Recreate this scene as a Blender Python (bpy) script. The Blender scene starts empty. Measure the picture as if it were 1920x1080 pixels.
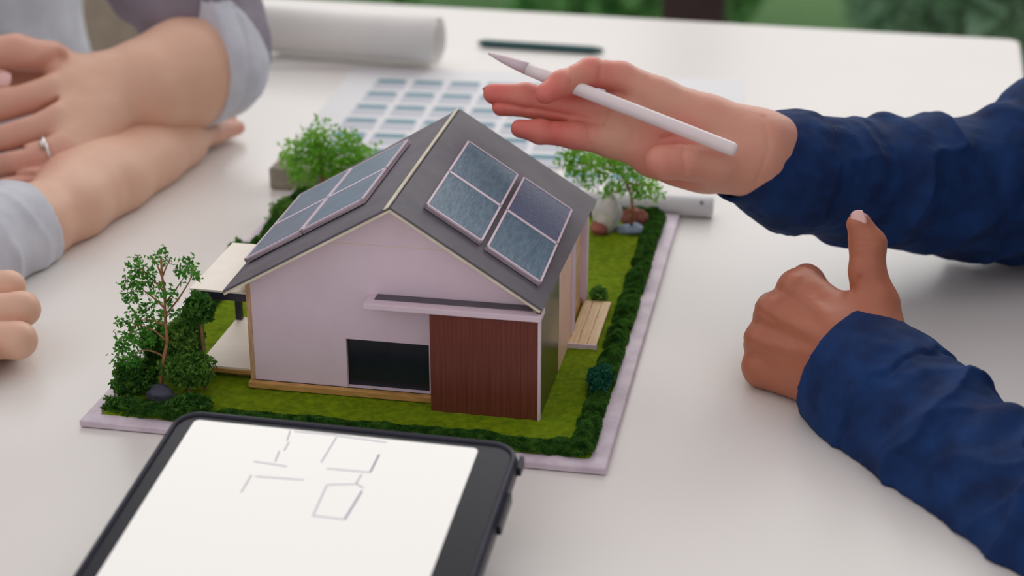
import bpy, math, random
import numpy as np
from mathutils import Vector, Matrix

# ------------------------------------------------------------------ camera
CAM = np.array([0.3305965, -0.8520023, 0.4504566])
ROT = np.array([[9.82218638e-01, 1.87740574e-01, 1.54468250e-04],
                [7.28534531e-02, -3.80395169e-01, -9.21950047e-01],
                [-1.73028672e-01, 9.05567773e-01, -3.87308774e-01]])   # rows: right, down, forward
FPX = 3202.6
scene = bpy.context.scene
cam_data = bpy.data.cameras.new('camera')
cam = bpy.data.objects.new('camera', cam_data)
scene.collection.objects.link(cam)
M = Matrix.Identity(4)
for i in range(3):
    M[i][0] = ROT[0][i]; M[i][1] = -ROT[1][i]; M[i][2] = -ROT[2][i]; M[i][3] = CAM[i]
cam.matrix_world = M
cam_data.sensor_width = 36.0
cam_data.lens = FPX / 1920 * 36.0
cam_data.clip_start = 0.02
cam_data.clip_end = 100
cam_data.dof.use_dof = True
cam_data.dof.focus_distance = 1.0
cam_data.dof.aperture_fstop = 6.0
scene.camera = cam

# ------------------------------------------------------------------ world, lights, exposure
scene.view_settings.view_transform = 'Standard'
scene.view_settings.look = 'None'
scene.view_settings.gamma = 1.0
scene.view_settings.use_curve_mapping = False
scene.view_settings.exposure = 0.0
world = bpy.data.worlds.new('world')
scene.world = world
world.use_nodes = True
bg = world.node_tree.nodes['Background']
bg.inputs['Color'].default_value = (1.0, 0.945, 0.965, 1)
bg.inputs['Strength'].default_value = 0.66

def area(name, loc, target, sx, sy, power, col):
    l = bpy.data.lights.new(name, 'AREA')
    l.shape = 'RECTANGLE'; l.size = sx; l.size_y = sy; l.energy = power; l.color = col
    o = bpy.data.objects.new(name, l)
    scene.collection.objects.link(o)
    o.location = loc
    o.rotation_euler = (Vector(target) - Vector(loc)).to_track_quat('-Z', 'Y').to_euler()
    return o
# daylight of the tall windows at the far side and a weaker, smaller area light from the left
area('window_daylight', (0.1, 2.1, 1.25), (0.1, 0.2, 0.0), 2.8, 1.5, 28, (0.98, 1.0, 0.965))
area('side_light', (-1.7, -0.5, 1.5), (0.1, 0.1, 0.0), 1.4, 1.2, 3.5, (1.0, 0.9, 0.92))

# ------------------------------------------------------------------ helpers
rng = np.random.default_rng(7)
random.seed(7)

def A(px, py, d):
    return CAM + d * (ROT.T @ np.array([(px - 960) / FPX, (py - 540) / FPX, 1.0]))
def onz(px, py, z=0.0):
    r = ROT.T @ np.array([(px - 960) / FPX, (py - 540) / FPX, 1.0])
    return CAM + r * ((z - CAM[2]) / r[2])
def ony(px, py, y):
    r = ROT.T @ np.array([(px - 960) / FPX, (py - 540) / FPX, 1.0])
    return CAM + r * ((y - CAM[1]) / r[1])

def nrm(v):
    v = np.asarray(v, float)
    return v / (np.linalg.norm(v) + 1e-12)

def tag(o, label=None, cat=None, group=None, kind=None):
    if label: o['label'] = label
    if cat: o['category'] = cat
    if group: o['group'] = group
    if kind: o['kind'] = kind
    return o

def empty(name, loc, label, cat, group=None):
    o = bpy.data.objects.new(name, None)
    scene.collection.objects.link(o)
    o.location = tuple(loc)
    o.empty_display_size = 0.01
    return tag(o, label, cat, group)

def mesh_obj(name, V, F, mat, parent=None, smooth=False, bevel=0.0, segs=1):
    V = np.asarray(V, float).reshape(-1, 3)
    if parent is not None:
        off = world_loc(parent)
    else:
        off = V.mean(axis=0)
        off[2] = V[:, 2].min()
    me = bpy.data.meshes.new(name)
    V = V - off
    if isinstance(F, np.ndarray):
        n, k = F.shape
        me.vertices.add(len(V)); me.vertices.foreach_set('co', V.astype(np.float32).ravel())
        me.loops.add(n * k); me.loops.foreach_set('vertex_index', F.astype(np.int32).ravel())
        me.polygons.add(n); me.polygons.foreach_set('loop_start', np.arange(0, n * k, k, dtype=np.int32))
        me.update(calc_edges=True)
        me.validate()
    else:
        me.from_pydata([tuple(v) for v in V], [], F)
        me.update()
    if mat is not None: me.materials.append(mat)
    if smooth: me.polygons.foreach_set('use_smooth', np.ones(len(me.polygons), dtype=bool))
    o = bpy.data.objects.new(name, me)
    scene.collection.objects.link(o)
    if parent is not None:
        o.parent = parent
    else:
        o.location = tuple(off)
    if bevel > 0:
        b = o.modifiers.new('bevel', 'BEVEL'); b.width = bevel; b.segments = segs; b.limit_method = 'ANGLE'
    return o

_loc = {}
def world_loc(o):
    p = np.array(o.location)
    while o.parent is not None:
        o = o.parent
        p = p + np.array(o.location)
    return p

class MB:
    def __init__(s): s.V = []; s.F = []
    def add(s, V, F):
        n = len(s.V); s.V += [tuple(v) for v in V]; s.F += [tuple(i + n for i in f) for f in F]; return s
    def hexa(s, bot, top):
        return s.add(list(bot) + list(top), [(3, 2, 1, 0), (4, 5, 6, 7), (0, 1, 5, 4), (1, 2, 6, 5), (2, 3, 7, 6), (3, 0, 4, 7)])
    def box(s, x0, x1, y0, y1, z0, z1):
        return s.hexa([(x0, y0, z0), (x1, y0, z0), (x1, y1, z0), (x0, y1, z0)], [(x0, y0, z1), (x1, y0, z1), (x1, y1, z1), (x0, y1, z1)])
    def tube(s, pts, rad, n=10, cap=True):
        pts = [np.asarray(p, float) for p in pts]
        m = len(pts)
        up = np.array([0.13, 0.31, 0.94])
        V = []
        for i in range(m):
            t = nrm(pts[min(i + 1, m - 1)] - pts[max(i - 1, 0)])
            a = nrm(np.cross(t, up)) if abs(t @ up) < 0.98 else nrm(np.cross(t, [1, 0, 0]))
            b = np.cross(t, a)
            r = rad[i] if hasattr(rad, '__len__') else rad
            for k in range(n):
                th = 2 * math.pi * k / n
                V.append(pts[i] + r * (math.cos(th) * a + math.sin(th) * b))
        F = []
        for i in range(m - 1):
            for k in range(n):
                k2 = (k + 1) % n
                F.append((i * n + k, i * n + k2, (i + 1) * n + k2, (i + 1) * n + k))
        if cap:
            F.append(tuple(range(n - 1, -1, -1))); F.append(tuple((m - 1) * n + k for k in range(n)))
        return s.add(V, F)
    def build(s, name, mat, parent=None, **kw):
        return mesh_obj(name, s.V, s.F, mat, parent, **kw)

# ---- value noise in numpy
_lat = rng.random((32, 32, 32)).astype(np.float32)
def vnoise(P, scale):
    q = P * scale + 1000.0
    i = np.floor(q).astype(int); f = (q - i); f = f * f * (3 - 2 * f)
    i0 = i % 32; i1 = (i + 1) % 32
    def L(a, b, c): return _lat[a, b, c]
    x0, y0, z0 = i0.T; x1, y1, z1 = i1.T
    fx, fy, fz = f.T
    c00 = L(x0, y0, z0) * (1 - fx) + L(x1, y0, z0) * fx
    c10 = L(x0, y1, z0) * (1 - fx) + L(x1, y1, z0) * fx
    c01 = L(x0, y0, z1) * (1 - fx) + L(x1, y0, z1) * fx
    c11 = L(x0, y1, z1) * (1 - fx) + L(x1, y1, z1) * fx
    return ((c00 * (1 - fy) + c10 * fy) * (1 - fz) + (c01 * (1 - fy) + c11 * fy) * fz) * 2 - 1

# ---- signed distance shapes and surface nets
def rcone(P, a, b, ra, rb, flat=None):
    a = np.asarray(a, np.float32); b = np.asarray(b, np.float32)
    ba = b - a
    h = np.clip(((P - a) @ ba) / (ba @ ba + 1e-12), 0, 1)
    q = P - a - h[:, None] * ba
    if flat is not None:
        n, s = flat
        n = np.asarray(n, np.float32)
        q = q + np.outer(q @ n, n) * (s - 1)
    return np.sqrt((q * q).sum(1)) - (ra + (rb - ra) * h)
def smin(a, b, k):
    if a is None: return b
    h = np.clip(0.5 + 0.5 * (b - a) / k, 0, 1)
    return b * (1 - h) + a * h - k * h * (1 - h)
def chain(P, pts, rad, k=0.002, flat=None):
    d = None
    for i in range(len(pts) - 1):
        d = smin(d, rcone(P, pts[i], pts[i + 1], rad[i], rad[i + 1], flat), k)
    return d
def nets(f, lo, hi, h):
    lo = np.asarray(lo, float); hi = np.asarray(hi, float)
    n = np.ceil((hi - lo) / h).astype(int) + 1
    # coarse pass marks the blocks near the surface
    D = np.full(n, 1.0, np.float32)
    B = 8
    nb = (n + B - 1) // B
    cx, cy, cz = [(np.arange(nb[i]) * B + B / 2) * h + lo[i] for i in range(3)]
    G = np.stack(np.meshgrid(cx, cy, cz, indexing='ij'), -1).reshape(-1, 3).astype(np.float32)
    dc = f(G).reshape(nb)
    lim = B * h * 0.87 * 1.35 + 0.007
    for bx, by, bz in np.argwhere(np.abs(dc) > lim):
        D[bx * B:(bx + 1) * B, by * B:(by + 1) * B, bz * B:(bz + 1) * B] = 1.0 if dc[bx, by, bz] > 0 else -1.0
    act = np.argwhere(np.abs(dc) <= lim)
    o = np.stack(np.meshgrid(np.arange(B), np.arange(B), np.arange(B), indexing='ij'), -1).reshape(-1, 3)
    for s in range(0, len(act), 512):
        I = (act[s:s + 512, None, :] * B + o[None]).reshape(-1, 3)
        I = I[(I < n).all(1)]
        D[I[:, 0], I[:, 1], I[:, 2]] = f((I * h + lo).astype(np.float32))
    S = D < 0
    c = [S[dx:n[0] - 1 + dx, dy:n[1] - 1 + dy, dz:n[2] - 1 + dz] for dx in (0, 1) for dy in (0, 1) for dz in (0, 1)]
    anyv = np.logical_or.reduce(c); allv = np.logical_and.reduce(c)
    cells = np.argwhere(anyv & ~allv)
    idx = np.full(n - 1, -1, np.int64)
    idx[tuple(cells.T)] = np.arange(len(cells))
    offs = np.array([(a, b, cc) for a in (0, 1) for b in (0, 1) for cc in (0, 1)])
    vals = np.stack([D[tuple((cells + o_).T)] for o_ in offs], 1)
    acc = np.zeros((len(cells), 3)); cnt = np.zeros(len(cells))
    for i in range(8):
        for j in range(i + 1, 8):
            if np.abs(offs[i] - offs[j]).sum() != 1: continue
            m = (vals[:, i] < 0) != (vals[:, j] < 0)
            t = np.where(m, vals[:, i] / np.where(m, vals[:, i] - vals[:, j], 1), 0)
            acc += m[:, None] * (offs[i] + t[:, None] * (offs[j] - offs[i])); cnt += m
    V = (cells + acc / cnt[:, None]) * h + lo
    Fs = []
    for ax in range(3):
        u, v = [(1, 2), (2, 0), (0, 1)][ax]
        e = [slice(None)] * 3; e2 = [slice(None)] * 3
        e[ax] = slice(0, n[ax] - 1); e2[ax] = slice(1, n[ax])
        ch = S[tuple(e)] != S[tuple(e2)]
        for sgn in (True, False):
            I = np.argwhere(ch & (S[tuple(e)] == sgn))
            I = I[(I[:, u] > 0) & (I[:, v] > 0) & (I[:, u] < n[u] - 1) & (I[:, v] < n[v] - 1)]
            du = np.zeros(3, int); du[u] = 1; dv = np.zeros(3, int); dv[v] = 1
            q = np.stack([idx[tuple((I - du - dv).T)], idx[tuple((I - dv).T)], idx[tuple(I.T)], idx[tuple((I - du).T)]], 1)
            Fs.append(q if sgn else q[:, ::-1])
    return V, np.concatenate(Fs)
def bounds(pts, pad):
    p = np.array([np.asarray(q) for q in pts]); return p.min(0) - pad, p.max(0) + pad

# ---- materials
def new_mat(name):
    m = bpy.data.materials.new(name); m.use_nodes = True
    nt = m.node_tree
    return m, nt, nt.nodes['Principled BSDF']
def mat(name, col, rough=0.5, col2=None, scale=40, bump=0.0, bscale=None, metal=0.0, stretch=None, spec=0.5, detail=4, sss=0.0, sheen=0.0, fac=(0.35, 0.65), coat=0.0, bdist=0.001):
    m, nt, b = new_mat(name)
    b.inputs['Base Color'].default_value = (*col, 1)
    b.inputs['Roughness'].default_value = rough
    b.inputs['Metallic'].default_value = metal
    b.inputs['Specular IOR Level'].default_value = spec
    if coat: b.inputs['Coat Weight'].default_value = coat
    if sss:
        b.inputs['Subsurface Weight'].default_value = sss
        b.inputs['Subsurface Radius'].default_value = (1.0, 0.35, 0.2)
        b.inputs['Subsurface Scale'].default_value = 0.006
    if sheen:
        b.inputs['Sheen Weight'].default_value = sheen
        b.inputs['Sheen Roughness'].default_value = 0.5
    tc = nt.nodes.new('ShaderNodeTexCoord'); src = tc.outputs['Object']
    if stretch is not None:
        mp = nt.nodes.new('ShaderNodeMapping'); mp.inputs['Scale'].default_value = stretch
        nt.links.new(src, mp.inputs['Vector']); src = mp.outputs['Vector']
    if col2 is not None:
        n = nt.nodes.new('ShaderNodeTexNoise'); n.inputs['Scale'].default_value = scale; n.inputs['Detail'].default_value = detail
        nt.links.new(src, n.inputs['Vector'])
        r = nt.nodes.new('ShaderNodeValToRGB')
        r.color_ramp.elements[0].position = fac[0]; r.color_ramp.elements[0].color = (*col, 1)
        r.color_ramp.elements[1].position = fac[1]; r.color_ramp.elements[1].color = (*col2, 1)
        nt.links.new(n.outputs['Fac'], r.inputs['Fac']); nt.links.new(r.outputs['Color'], b.inputs['Base Color'])
    if bump:
        n2 = nt.nodes.new('ShaderNodeTexNoise'); n2.inputs['Scale'].default_value = bscale or scale; n2.inputs['Detail'].default_value = 5
        nt.links.new(src, n2.inputs['Vector'])
        bp = nt.nodes.new('ShaderNodeBump'); bp.inputs['Strength'].default_value = bump; bp.inputs['Distance'].default_value = bdist
        nt.links.new(n2.outputs['Fac'], bp.inputs['Height']); nt.links.new(bp.outputs['Normal'], b.inputs['Normal'])
    return m
def srgb(r, g, b):
    return tuple(((c / 255) / 12.92 if c / 255 <= 0.04045 else ((c / 255 + 0.055) / 1.055) ** 2.4) for c in (r, g, b))

def skin_mat(name, base, red, sc=1.0):
    m, nt, b = new_mat(name)
    tc = nt.nodes.new('ShaderNodeTexCoord')
    n = nt.nodes.new('ShaderNodeTexNoise'); n.inputs['Scale'].default_value = 45; n.inputs['Detail'].default_value = 4
    nt.links.new(tc.outputs['Object'], n.inputs['Vector'])
    at = nt.nodes.new('ShaderNodeAttribute'); at.attribute_name = 'flush'
    ad = nt.nodes.new('ShaderNodeMath'); ad.operation = 'MULTIPLY_ADD'; ad.inputs[1].default_value = 0.55; ad.inputs[2].default_value = -0.16
    nt.links.new(n.outputs['Fac'], ad.inputs[0])
    ad2 = nt.nodes.new('ShaderNodeMath'); ad2.operation = 'ADD'; ad2.use_clamp = True
    nt.links.new(ad.outputs[0], ad2.inputs[0]); nt.links.new(at.outputs['Fac'], ad2.inputs[1])
    mx = nt.nodes.new('ShaderNodeMix'); mx.data_type = 'RGBA'
    mx.inputs[6].default_value = (*base, 1); mx.inputs[7].default_value = (*red, 1)
    nt.links.new(ad2.outputs[0], mx.inputs[0]); nt.links.new(mx.outputs[2], b.inputs['Base Color'])
    b.inputs['Roughness'].default_value = 0.48
    b.inputs['Subsurface Weight'].default_value = 0.12
    b.inputs['Subsurface Radius'].default_value = (1.0, 0.35, 0.2)
    b.inputs['Subsurface Scale'].default_value = 0.004
    n2 = nt.nodes.new('ShaderNodeTexNoise'); n2.inputs['Scale'].default_value = 420; n2.inputs['Detail'].default_value = 4
    nt.links.new(tc.outputs['Object'], n2.inputs['Vector'])
    bp = nt.nodes.new('ShaderNodeBump'); bp.inputs['Strength'].default_value = 0.22; bp.inputs['Distance'].default_value = 0.0006
    nt.links.new(n2.outputs['Fac'], bp.inputs['Height']); nt.links.new(bp.outputs['Normal'], b.inputs['Normal'])
    return m

def leaf_mat(name, c1, c2, scale=180):
    m, nt, b = new_mat(name)
    g = nt.nodes.new('ShaderNodeTexCoord')
    n = nt.nodes.new('ShaderNodeTexNoise'); n.inputs['Scale'].default_value = scale; n.inputs['Detail'].default_value = 3
    nt.links.new(g.outputs['Object'], n.inputs['Vector'])
    r = nt.nodes.new('ShaderNodeValToRGB')
    r.color_ramp.elements[0].position = 0.35; r.color_ramp.elements[0].color = (*c1, 1)
    r.color_ramp.elements[1].position = 0.65; r.color_ramp.elements[1].color = (*c2, 1)
    nt.links.new(n.outputs['Fac'], r.inputs['Fac'])
    nt.links.new(r.outputs['Color'], b.inputs['Base Color'])
    b.inputs['Roughness'].default_value = 0.7
    b.inputs['Specular IOR Level'].default_value = 0.2
    tr = nt.nodes.new('ShaderNodeBsdfTranslucent'); nt.links.new(r.outputs['Color'], tr.inputs['Color'])
    ms = nt.nodes.new('ShaderNodeMixShader'); ms.inputs[0].default_value = 0.35
    out = nt.nodes['Material Output']
    nt.links.new(b.outputs[0], ms.inputs[1]); nt.links.new(tr.outputs[0], ms.inputs[2]); nt.links.new(ms.outputs[0], out.inputs['Surface'])
    return m

MAT = dict(
    table=mat('white_laminate', srgb(226, 222, 217), 0.32, srgb(229, 225, 220), 6, spec=0.4),
    floor=mat('beige_floor', srgb(176, 166, 150), 0.5, srgb(158, 148, 132), 3),
    mullion=mat('dark_brown_metal', srgb(44, 28, 28), 0.4, srgb(60, 42, 42), 8),
    board=mat('lilac_foam_board', srgb(222, 208, 218), 0.5, srgb(198, 182, 196), 60, bump=0.3, bscale=300),
    wall=mat('pale_pink_card', srgb(226, 207, 219), 0.6, srgb(220, 200, 212), 30, bump=0.1, bscale=900),
    roof=mat('dark_grey_card', srgb(84, 80, 90), 0.6, srgb(96, 92, 100), 50, bump=0.15, bscale=900),
    cream=mat('cream_card_edge', srgb(222, 214, 190), 0.6, srgb(205, 196, 172), 80),
    ply=mat('plywood_edge', srgb(206, 160, 92), 0.6, srgb(184, 136, 74), 120, stretch=(1, 1, 6)),
    plyv=mat('pale_ply_edge', srgb(205, 170, 130), 0.6, srgb(180, 140, 105), 120, stretch=(6, 6, 1)),
    wood=mat('red_brown_wood', srgb(122, 62, 50), 0.36, srgb(98, 46, 36), 300, stretch=(3, 3, 0.08), fac=(0.25, 0.75)),
    peach=mat('peach_veneer', srgb(238, 205, 180), 0.5, srgb(225, 184, 160), 200, stretch=(3, 3, 0.2)),
    deckw=mat('pale_oak_veneer', srgb(226, 196, 150), 0.5, srgb(205, 170, 122), 160, stretch=(4, 0.4, 1)),
    olive=mat('olive_gloss_panel', srgb(88, 84, 44), 0.25, srgb(70, 64, 34), 60),
    black=mat('black_acrylic', srgb(22, 26, 36), 0.25, srgb(28, 34, 44), 40),
    navyframe=mat('dark_navy_plastic', srgb(38, 36, 54), 0.4, srgb(46, 44, 64), 60),
    offwhite=mat('ivory_card', srgb(244, 236, 222), 0.55, srgb(238, 229, 214), 50),
    glass=mat('solar_glass_teal', srgb(66, 98, 120), 0.42, srgb(88, 118, 138), 300, stretch=(1, 0.35, 1), bump=0.5, bscale=500, spec=0.35),
    glassb=mat('solar_glass_blue', srgb(64, 78, 112), 0.42, srgb(82, 94, 128), 500, bump=0.5, bscale=700, spec=0.35),
    glassl=mat('solar_glass_grey', srgb(104, 128, 146), 0.35, srgb(116, 138, 156), 100),
    grass=mat('flocked_grass', srgb(134, 158, 22), 0.95, srgb(98, 128, 14), 260, bump=1.0, bscale=1500, spec=0.1, fac=(0.3, 0.7)),
    bark=mat('tan_bark', srgb(170, 120, 78), 0.8, srgb(130, 88, 56), 300, bump=0.5),
    stone=mat('slate_stone', srgb(72, 74, 92), 0.8, srgb(50, 52, 66), 150, bump=0.6, bscale=500),
    redstone=mat('reddish_stone', srgb(170, 104, 92), 0.8, srgb(140, 80, 70), 150, bump=0.6, bscale=500),
    bluestone=mat('blue_grey_stone', srgb(140, 158, 178), 0.7, srgb(110, 128, 150), 150, bump=0.6, bscale=500),
    whitestone=mat('milky_white_stone', srgb(228, 226, 226), 0.4, srgb(200, 198, 200), 90, bump=0.4, bscale=300),
    greystone=mat('grey_brown_stone', srgb(150, 142, 130), 0.8, srgb(128, 124, 104), 90, bump=0.4, bscale=300),
    pencil=mat('matte_white_plastic', srgb(236, 224, 224), 0.35, spec=0.5),
    penciltip=mat('pencil_tip_plastic', srgb(214, 196, 202), 0.4),
    navy=mat('navy_cotton', srgb(11, 37, 80), 0.8, srgb(18, 54, 106), 55, bump=0.6, bscale=900, spec=0.25, bdist=0.0006),
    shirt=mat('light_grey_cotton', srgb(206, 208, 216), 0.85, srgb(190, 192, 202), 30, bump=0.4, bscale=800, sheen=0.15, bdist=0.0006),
    shirt2=mat('mauve_and_shaded_cotton', srgb(142, 134, 146), 0.85, srgb(128, 120, 132), 30, bump=0.4, bscale=800),  # plain mauve-grey shirt; also painted shade on the light shirt's upper arm
    silver=mat('polished_silver', (0.8, 0.8, 0.78), 0.15, metal=1.0),
    caseblack=mat('dark_tablet_case', srgb(26, 25, 42), 0.38, srgb(34, 32, 52), 80, spec=0.4),
    bezel=mat('glossy_black_bezel', srgb(20, 20, 32), 0.3, spec=0.3),
    paper=mat('white_paper', srgb(238, 236, 232), 0.7, srgb(232, 230, 226), 20),
    papergrey=mat('pale_printed_paper', srgb(222, 222, 224), 0.6),
    cellgrey=mat('grey_printed_cell', srgb(186, 188, 198), 0.6),
    teal=mat('teal_ink', srgb(44, 122, 140), 0.6),
    darkteal=mat('dark_green_lacquer', srgb(36, 84, 84), 0.4),
    line=mat('grey_plan_ink', srgb(150, 152, 176), 0.6),
    whiteplastic=mat('white_grey_plastic', srgb(216, 216, 216), 0.4),
    chair=mat('beige_fabric', srgb(172, 160, 144), 0.9, srgb(160, 148, 132), 60, bump=0.3),
    metalgrey=mat('grey_metal', srgb(120, 120, 124), 0.35, metal=0.8),
    nail=mat('pink_nail', srgb(236, 190, 184), 0.22, spec=0.6),
    leafdark=leaf_mat('dark_flock_leaf', srgb(42, 92, 32), srgb(90, 140, 54)),
    leafmid=leaf_mat('mid_green_flock', srgb(72, 124, 46), srgb(122, 166, 72)),
    leaftree=leaf_mat('tree_leaf', srgb(50, 118, 36), srgb(100, 166, 64)),
    leafbright=leaf_mat('bright_tree_leaf', srgb(108, 176, 44), srgb(150, 206, 84), 60),
    leafteal=leaf_mat('teal_flock_leaf', srgb(24, 84, 66), srgb(48, 120, 92)),
    leafout=leaf_mat('garden_leaf', srgb(128, 206, 118), srgb(186, 238, 166), 2.2),
    leafout2=leaf_mat('garden_leaf_grey', srgb(160, 208, 172), srgb(205, 232, 205), 2.0),
    outgrass=mat('garden_grass', srgb(84, 134, 72), 0.95, srgb(110, 156, 96), 1.5),
    skin_r=skin_mat('skin_tan', srgb(212, 158, 134), srgb(218, 112, 100)),
    skin_b=skin_mat('skin_brown', srgb(182, 112, 84), srgb(170, 88, 66)),
    skin_l=skin_mat('skin_light', srgb(224, 182, 156), srgb(214, 150, 132)),
)
# lit tablet screen
m, nt, b = new_mat('lit_screen')
b.inputs['Base Color'].default_value = (0.05, 0.05, 0.05, 1)
b.inputs['Roughness'].default_value = 0.25
b.inputs['Emission Color'].default_value = (1.0, 0.965, 0.925, 1)
b.inputs['Emission Strength'].default_value = 0.80
MAT['screen'] = m
# window glass: clear, faintly reflecting
m, nt, b = new_mat('window_glass')
out = nt.nodes['Material Output']
tr = nt.nodes.new('ShaderNodeBsdfTransparent'); gl = nt.nodes.new('ShaderNodeBsdfGlossy'); gl.inputs['Roughness'].default_value = 0.02
fr = nt.nodes.new('ShaderNodeFresnel'); fr.inputs['IOR'].default_value = 1.3
ms = nt.nodes.new('ShaderNodeMixShader')
nt.links.new(fr.outputs[0], ms.inputs[0]); nt.links.new(tr.outputs[0], ms.inputs[1]); nt.links.new(gl.outputs[0], ms.inputs[2]); nt.links.new(ms.outputs[0], out.inputs['Surface'])
MAT['pane'] = m

# ------------------------------------------------------------------ room shell
tag(MB().box(-2.5, 2.5, -2.2, 2.3, -0.80, -0.75).build('floor', MAT['floor']), kind='structure')
tag(MB().box(-8, 8, 2.3, 12, -0.95, -0.80).build('ground', MAT['outgrass']), kind='structure')
WY = 2.30
mx0 = ony(1246, 20, WY)[0]; mx1 = ony(1360, 20, WY)[0]
posts = [(-2.5, -2.38), (mx0, mx1), (mx0 - 1.45, mx0 - 1.33), (mx0 + 1.35, mx0 + 1.47)]
w1 = empty('window_1', (0, WY, -0.75), 'tall glazed wall with dark brown posts at the far end', 'window'); w1['kind'] = 'structure'
del w1['category']
for x0, x1 in posts:
    p = MB().box(x0, x1, WY - 0.05, WY + 0.05, -0.75, 1.85).build('window_post', MAT['mullion'], w1, bevel=0.004)
MB().box(-2.5, 2.5, WY - 0.05, WY + 0.05, 1.85, 1.95).build('window_head', MAT['mullion'], w1)
MB().box(-2.5, 2.5, WY - 0.04, WY + 0.04, -0.75, -0.70).build('window_sill', MAT['mullion'], w1)
ps = sorted(posts) + [(2.5, 2.6)]
for i in range(len(ps) - 1):
    MB().box(ps[i][1], ps[i + 1][0], WY - 0.004, WY + 0.004, -0.70, 1.85).build('window_pane', MAT['pane'], w1)

def leaves(name, C_, size, mat_, parent=None, jitter=0.4, rs=None):
    """many small bent diamond leaves, one mesh"""
    C_ = np.asarray(C_); n = len(C_)
    r = rs or rng
    d = r.normal(size=(n, 3)); d /= np.linalg.norm(d, axis=1)[:, None]
    e = r.normal(size=(n, 3)); e -= (e * d).sum(1)[:, None] * d; e /= np.linalg.norm(e, axis=1)[:, None]
    nn = np.cross(d, e)
    s = size * (1 + jitter * (r.random(n) * 2 - 1))[:, None]
    V = np.stack([C_ - d * s, C_ - e * s * 0.5 + nn * s * 0.25, C_ + d * s, C_ + e * s * 0.5 + nn * s * 0.25], 1).reshape(-1, 3)
    i = np.arange(n) * 4
    F = np.concatenate([np.stack([i, i + 1, i + 2], 1), np.stack([i, i + 2, i + 3], 1)])
    o = mesh_obj(name, V, F, mat_, parent)
    o['kind'] = 'stuff'
    return o
def ball_points(c, r, n, sq=1.0, shell=0.55):
    d = rng.normal(size=(n, 3)); d /= np.linalg.norm(d, axis=1)[:, None]
    rr = (shell + (1 - shell) * rng.random(n)) * (1 + 0.30 * vnoise(d * 2.2 + np.asarray(c) * 31, 1.0) + 0.16 * vnoise(d * 5 + np.asarray(c) * 17, 1.0))
    p = d * rr[:, None] * np.asarray(r if hasattr(r, '__len__') else (r, r, r)) 
    return p + np.asarray(c)

# garden bushes beyond the glass
k = 0
for (x, y, r, h, mm, lb) in [(-1.08, 3.5, 0.31, 0.5, 'leafout', 'leftmost dark green garden bush beyond the window glass'),
                         (-0.20, 3.6, 0.31, 0.5, 'leafout', 'rounded green garden bush outside, left of the brown window post'),
                         (0.70, 3.5, 0.31, 0.5, 'leafout2', 'garden bush outside directly right of the brown window post'),
                         (1.60, 3.6, 0.31, 0.5, 'leafout', 'garden bush outside seen above the far right table corner')]:
    t = empty('garden_bush', (x, y, -0.8), lb, 'bush', 'garden bushes beyond the glass')
    leaves('foliage', ball_points((x, y, -0.8 + h), (r, r * 0.8, h), 4200, shell=0.6), 0.08, MAT['leafout' if k != 2 else 'leafout2'], t)
    dd = rng.normal(size=(1, 3))
    uu, vv = np.meshgrid(np.linspace(0, math.pi, 21), np.linspace(0, 2 * math.pi, 33)[:-1], indexing='ij')
    E_ = np.stack([np.sin(uu) * np.cos(vv), np.sin(uu) * np.sin(vv), np.cos(uu)], -1).reshape(-1, 3)
    E_ = E_ * (1 + 0.16 * vnoise(E_ + x, 2.5) + 0.08 * vnoise(E_ + y, 6.0))[:, None] * np.array([r, r * .8, h]) * 0.86 + np.array([x, y, -0.8 + h])
    mesh_obj('inner_growth', E_, [(i * 32 + j, (i + 1) * 32 + j, (i + 1) * 32 + (j + 1) % 32, i * 32 + (j + 1) % 32) for i in range(20) for j in range(32)], MAT['leafout' if k != 2 else 'leafout2'], t, smooth=True)
    mb = MB()
    for a in range(5):
        mb.tube([(x, y, -0.82), (x + 0.25 * math.cos(a * 1.3), y + 0.25 * math.sin(a * 1.3), -0.3)], [0.02, 0.008], 6)
    mb.build('stem', MAT['bark'], t)
    k += 1

# ------------------------------------------------------------------ table
P1 = onz(760, 8); P2 = onz(1890, 72)
ux = nrm(P2 - P1); uy = np.array([-ux[1], ux[0], 0])
TC = P2 + ux * 0.012                      # far right corner
def T(u, v, z): return TC + ux * u + uy * v + np.array([0, 0, z])
def rounded_rect(u0, u1, v0, v1, r, n=8):
    pts = []
    for (cx, cy, a0) in ((u1 - r, v1 - r, 0), (u0 + r, v1 - r, 90), (u0 + r, v0 + r, 180), (u1 - r, v0 + r, 270)):
        for i in range(n + 1):
            a = math.radians(a0 + 90 * i / n); pts.append((cx + r * math.cos(a), cy + r * math.sin(a)))
    return pts
table = empty('table', T(-0.42, -0.9, -0.75), 'long white laminate meeting table under the model house', 'table')
rr = rounded_rect(-0.845, 0, -1.75, 0, 0.014)
n = len(rr)
V = [T(u, v, -0.028) for u, v in rr] + [T(u, v, 0) for u, v in rr]
F = [tuple(range(n - 1, -1, -1)), tuple(range(n, 2 * n))] + [(i, (i + 1) % n, n + (i + 1) % n, n + i) for i in range(n)]
mesh_obj('table_top', V, F, MAT['table'], table, bevel=0.004, segs=3)
for u, v in ((-0.78, -0.07), (-0.07, -0.07), (-0.78, -1.68), (-0.07, -1.68)):
    p = T(u, v, 0)
    MB().tube([(p[0], p[1], -0.75), (p[0], p[1], -0.028)], 0.025, 16).build('table_leg', MAT['metalgrey'], table)

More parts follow.
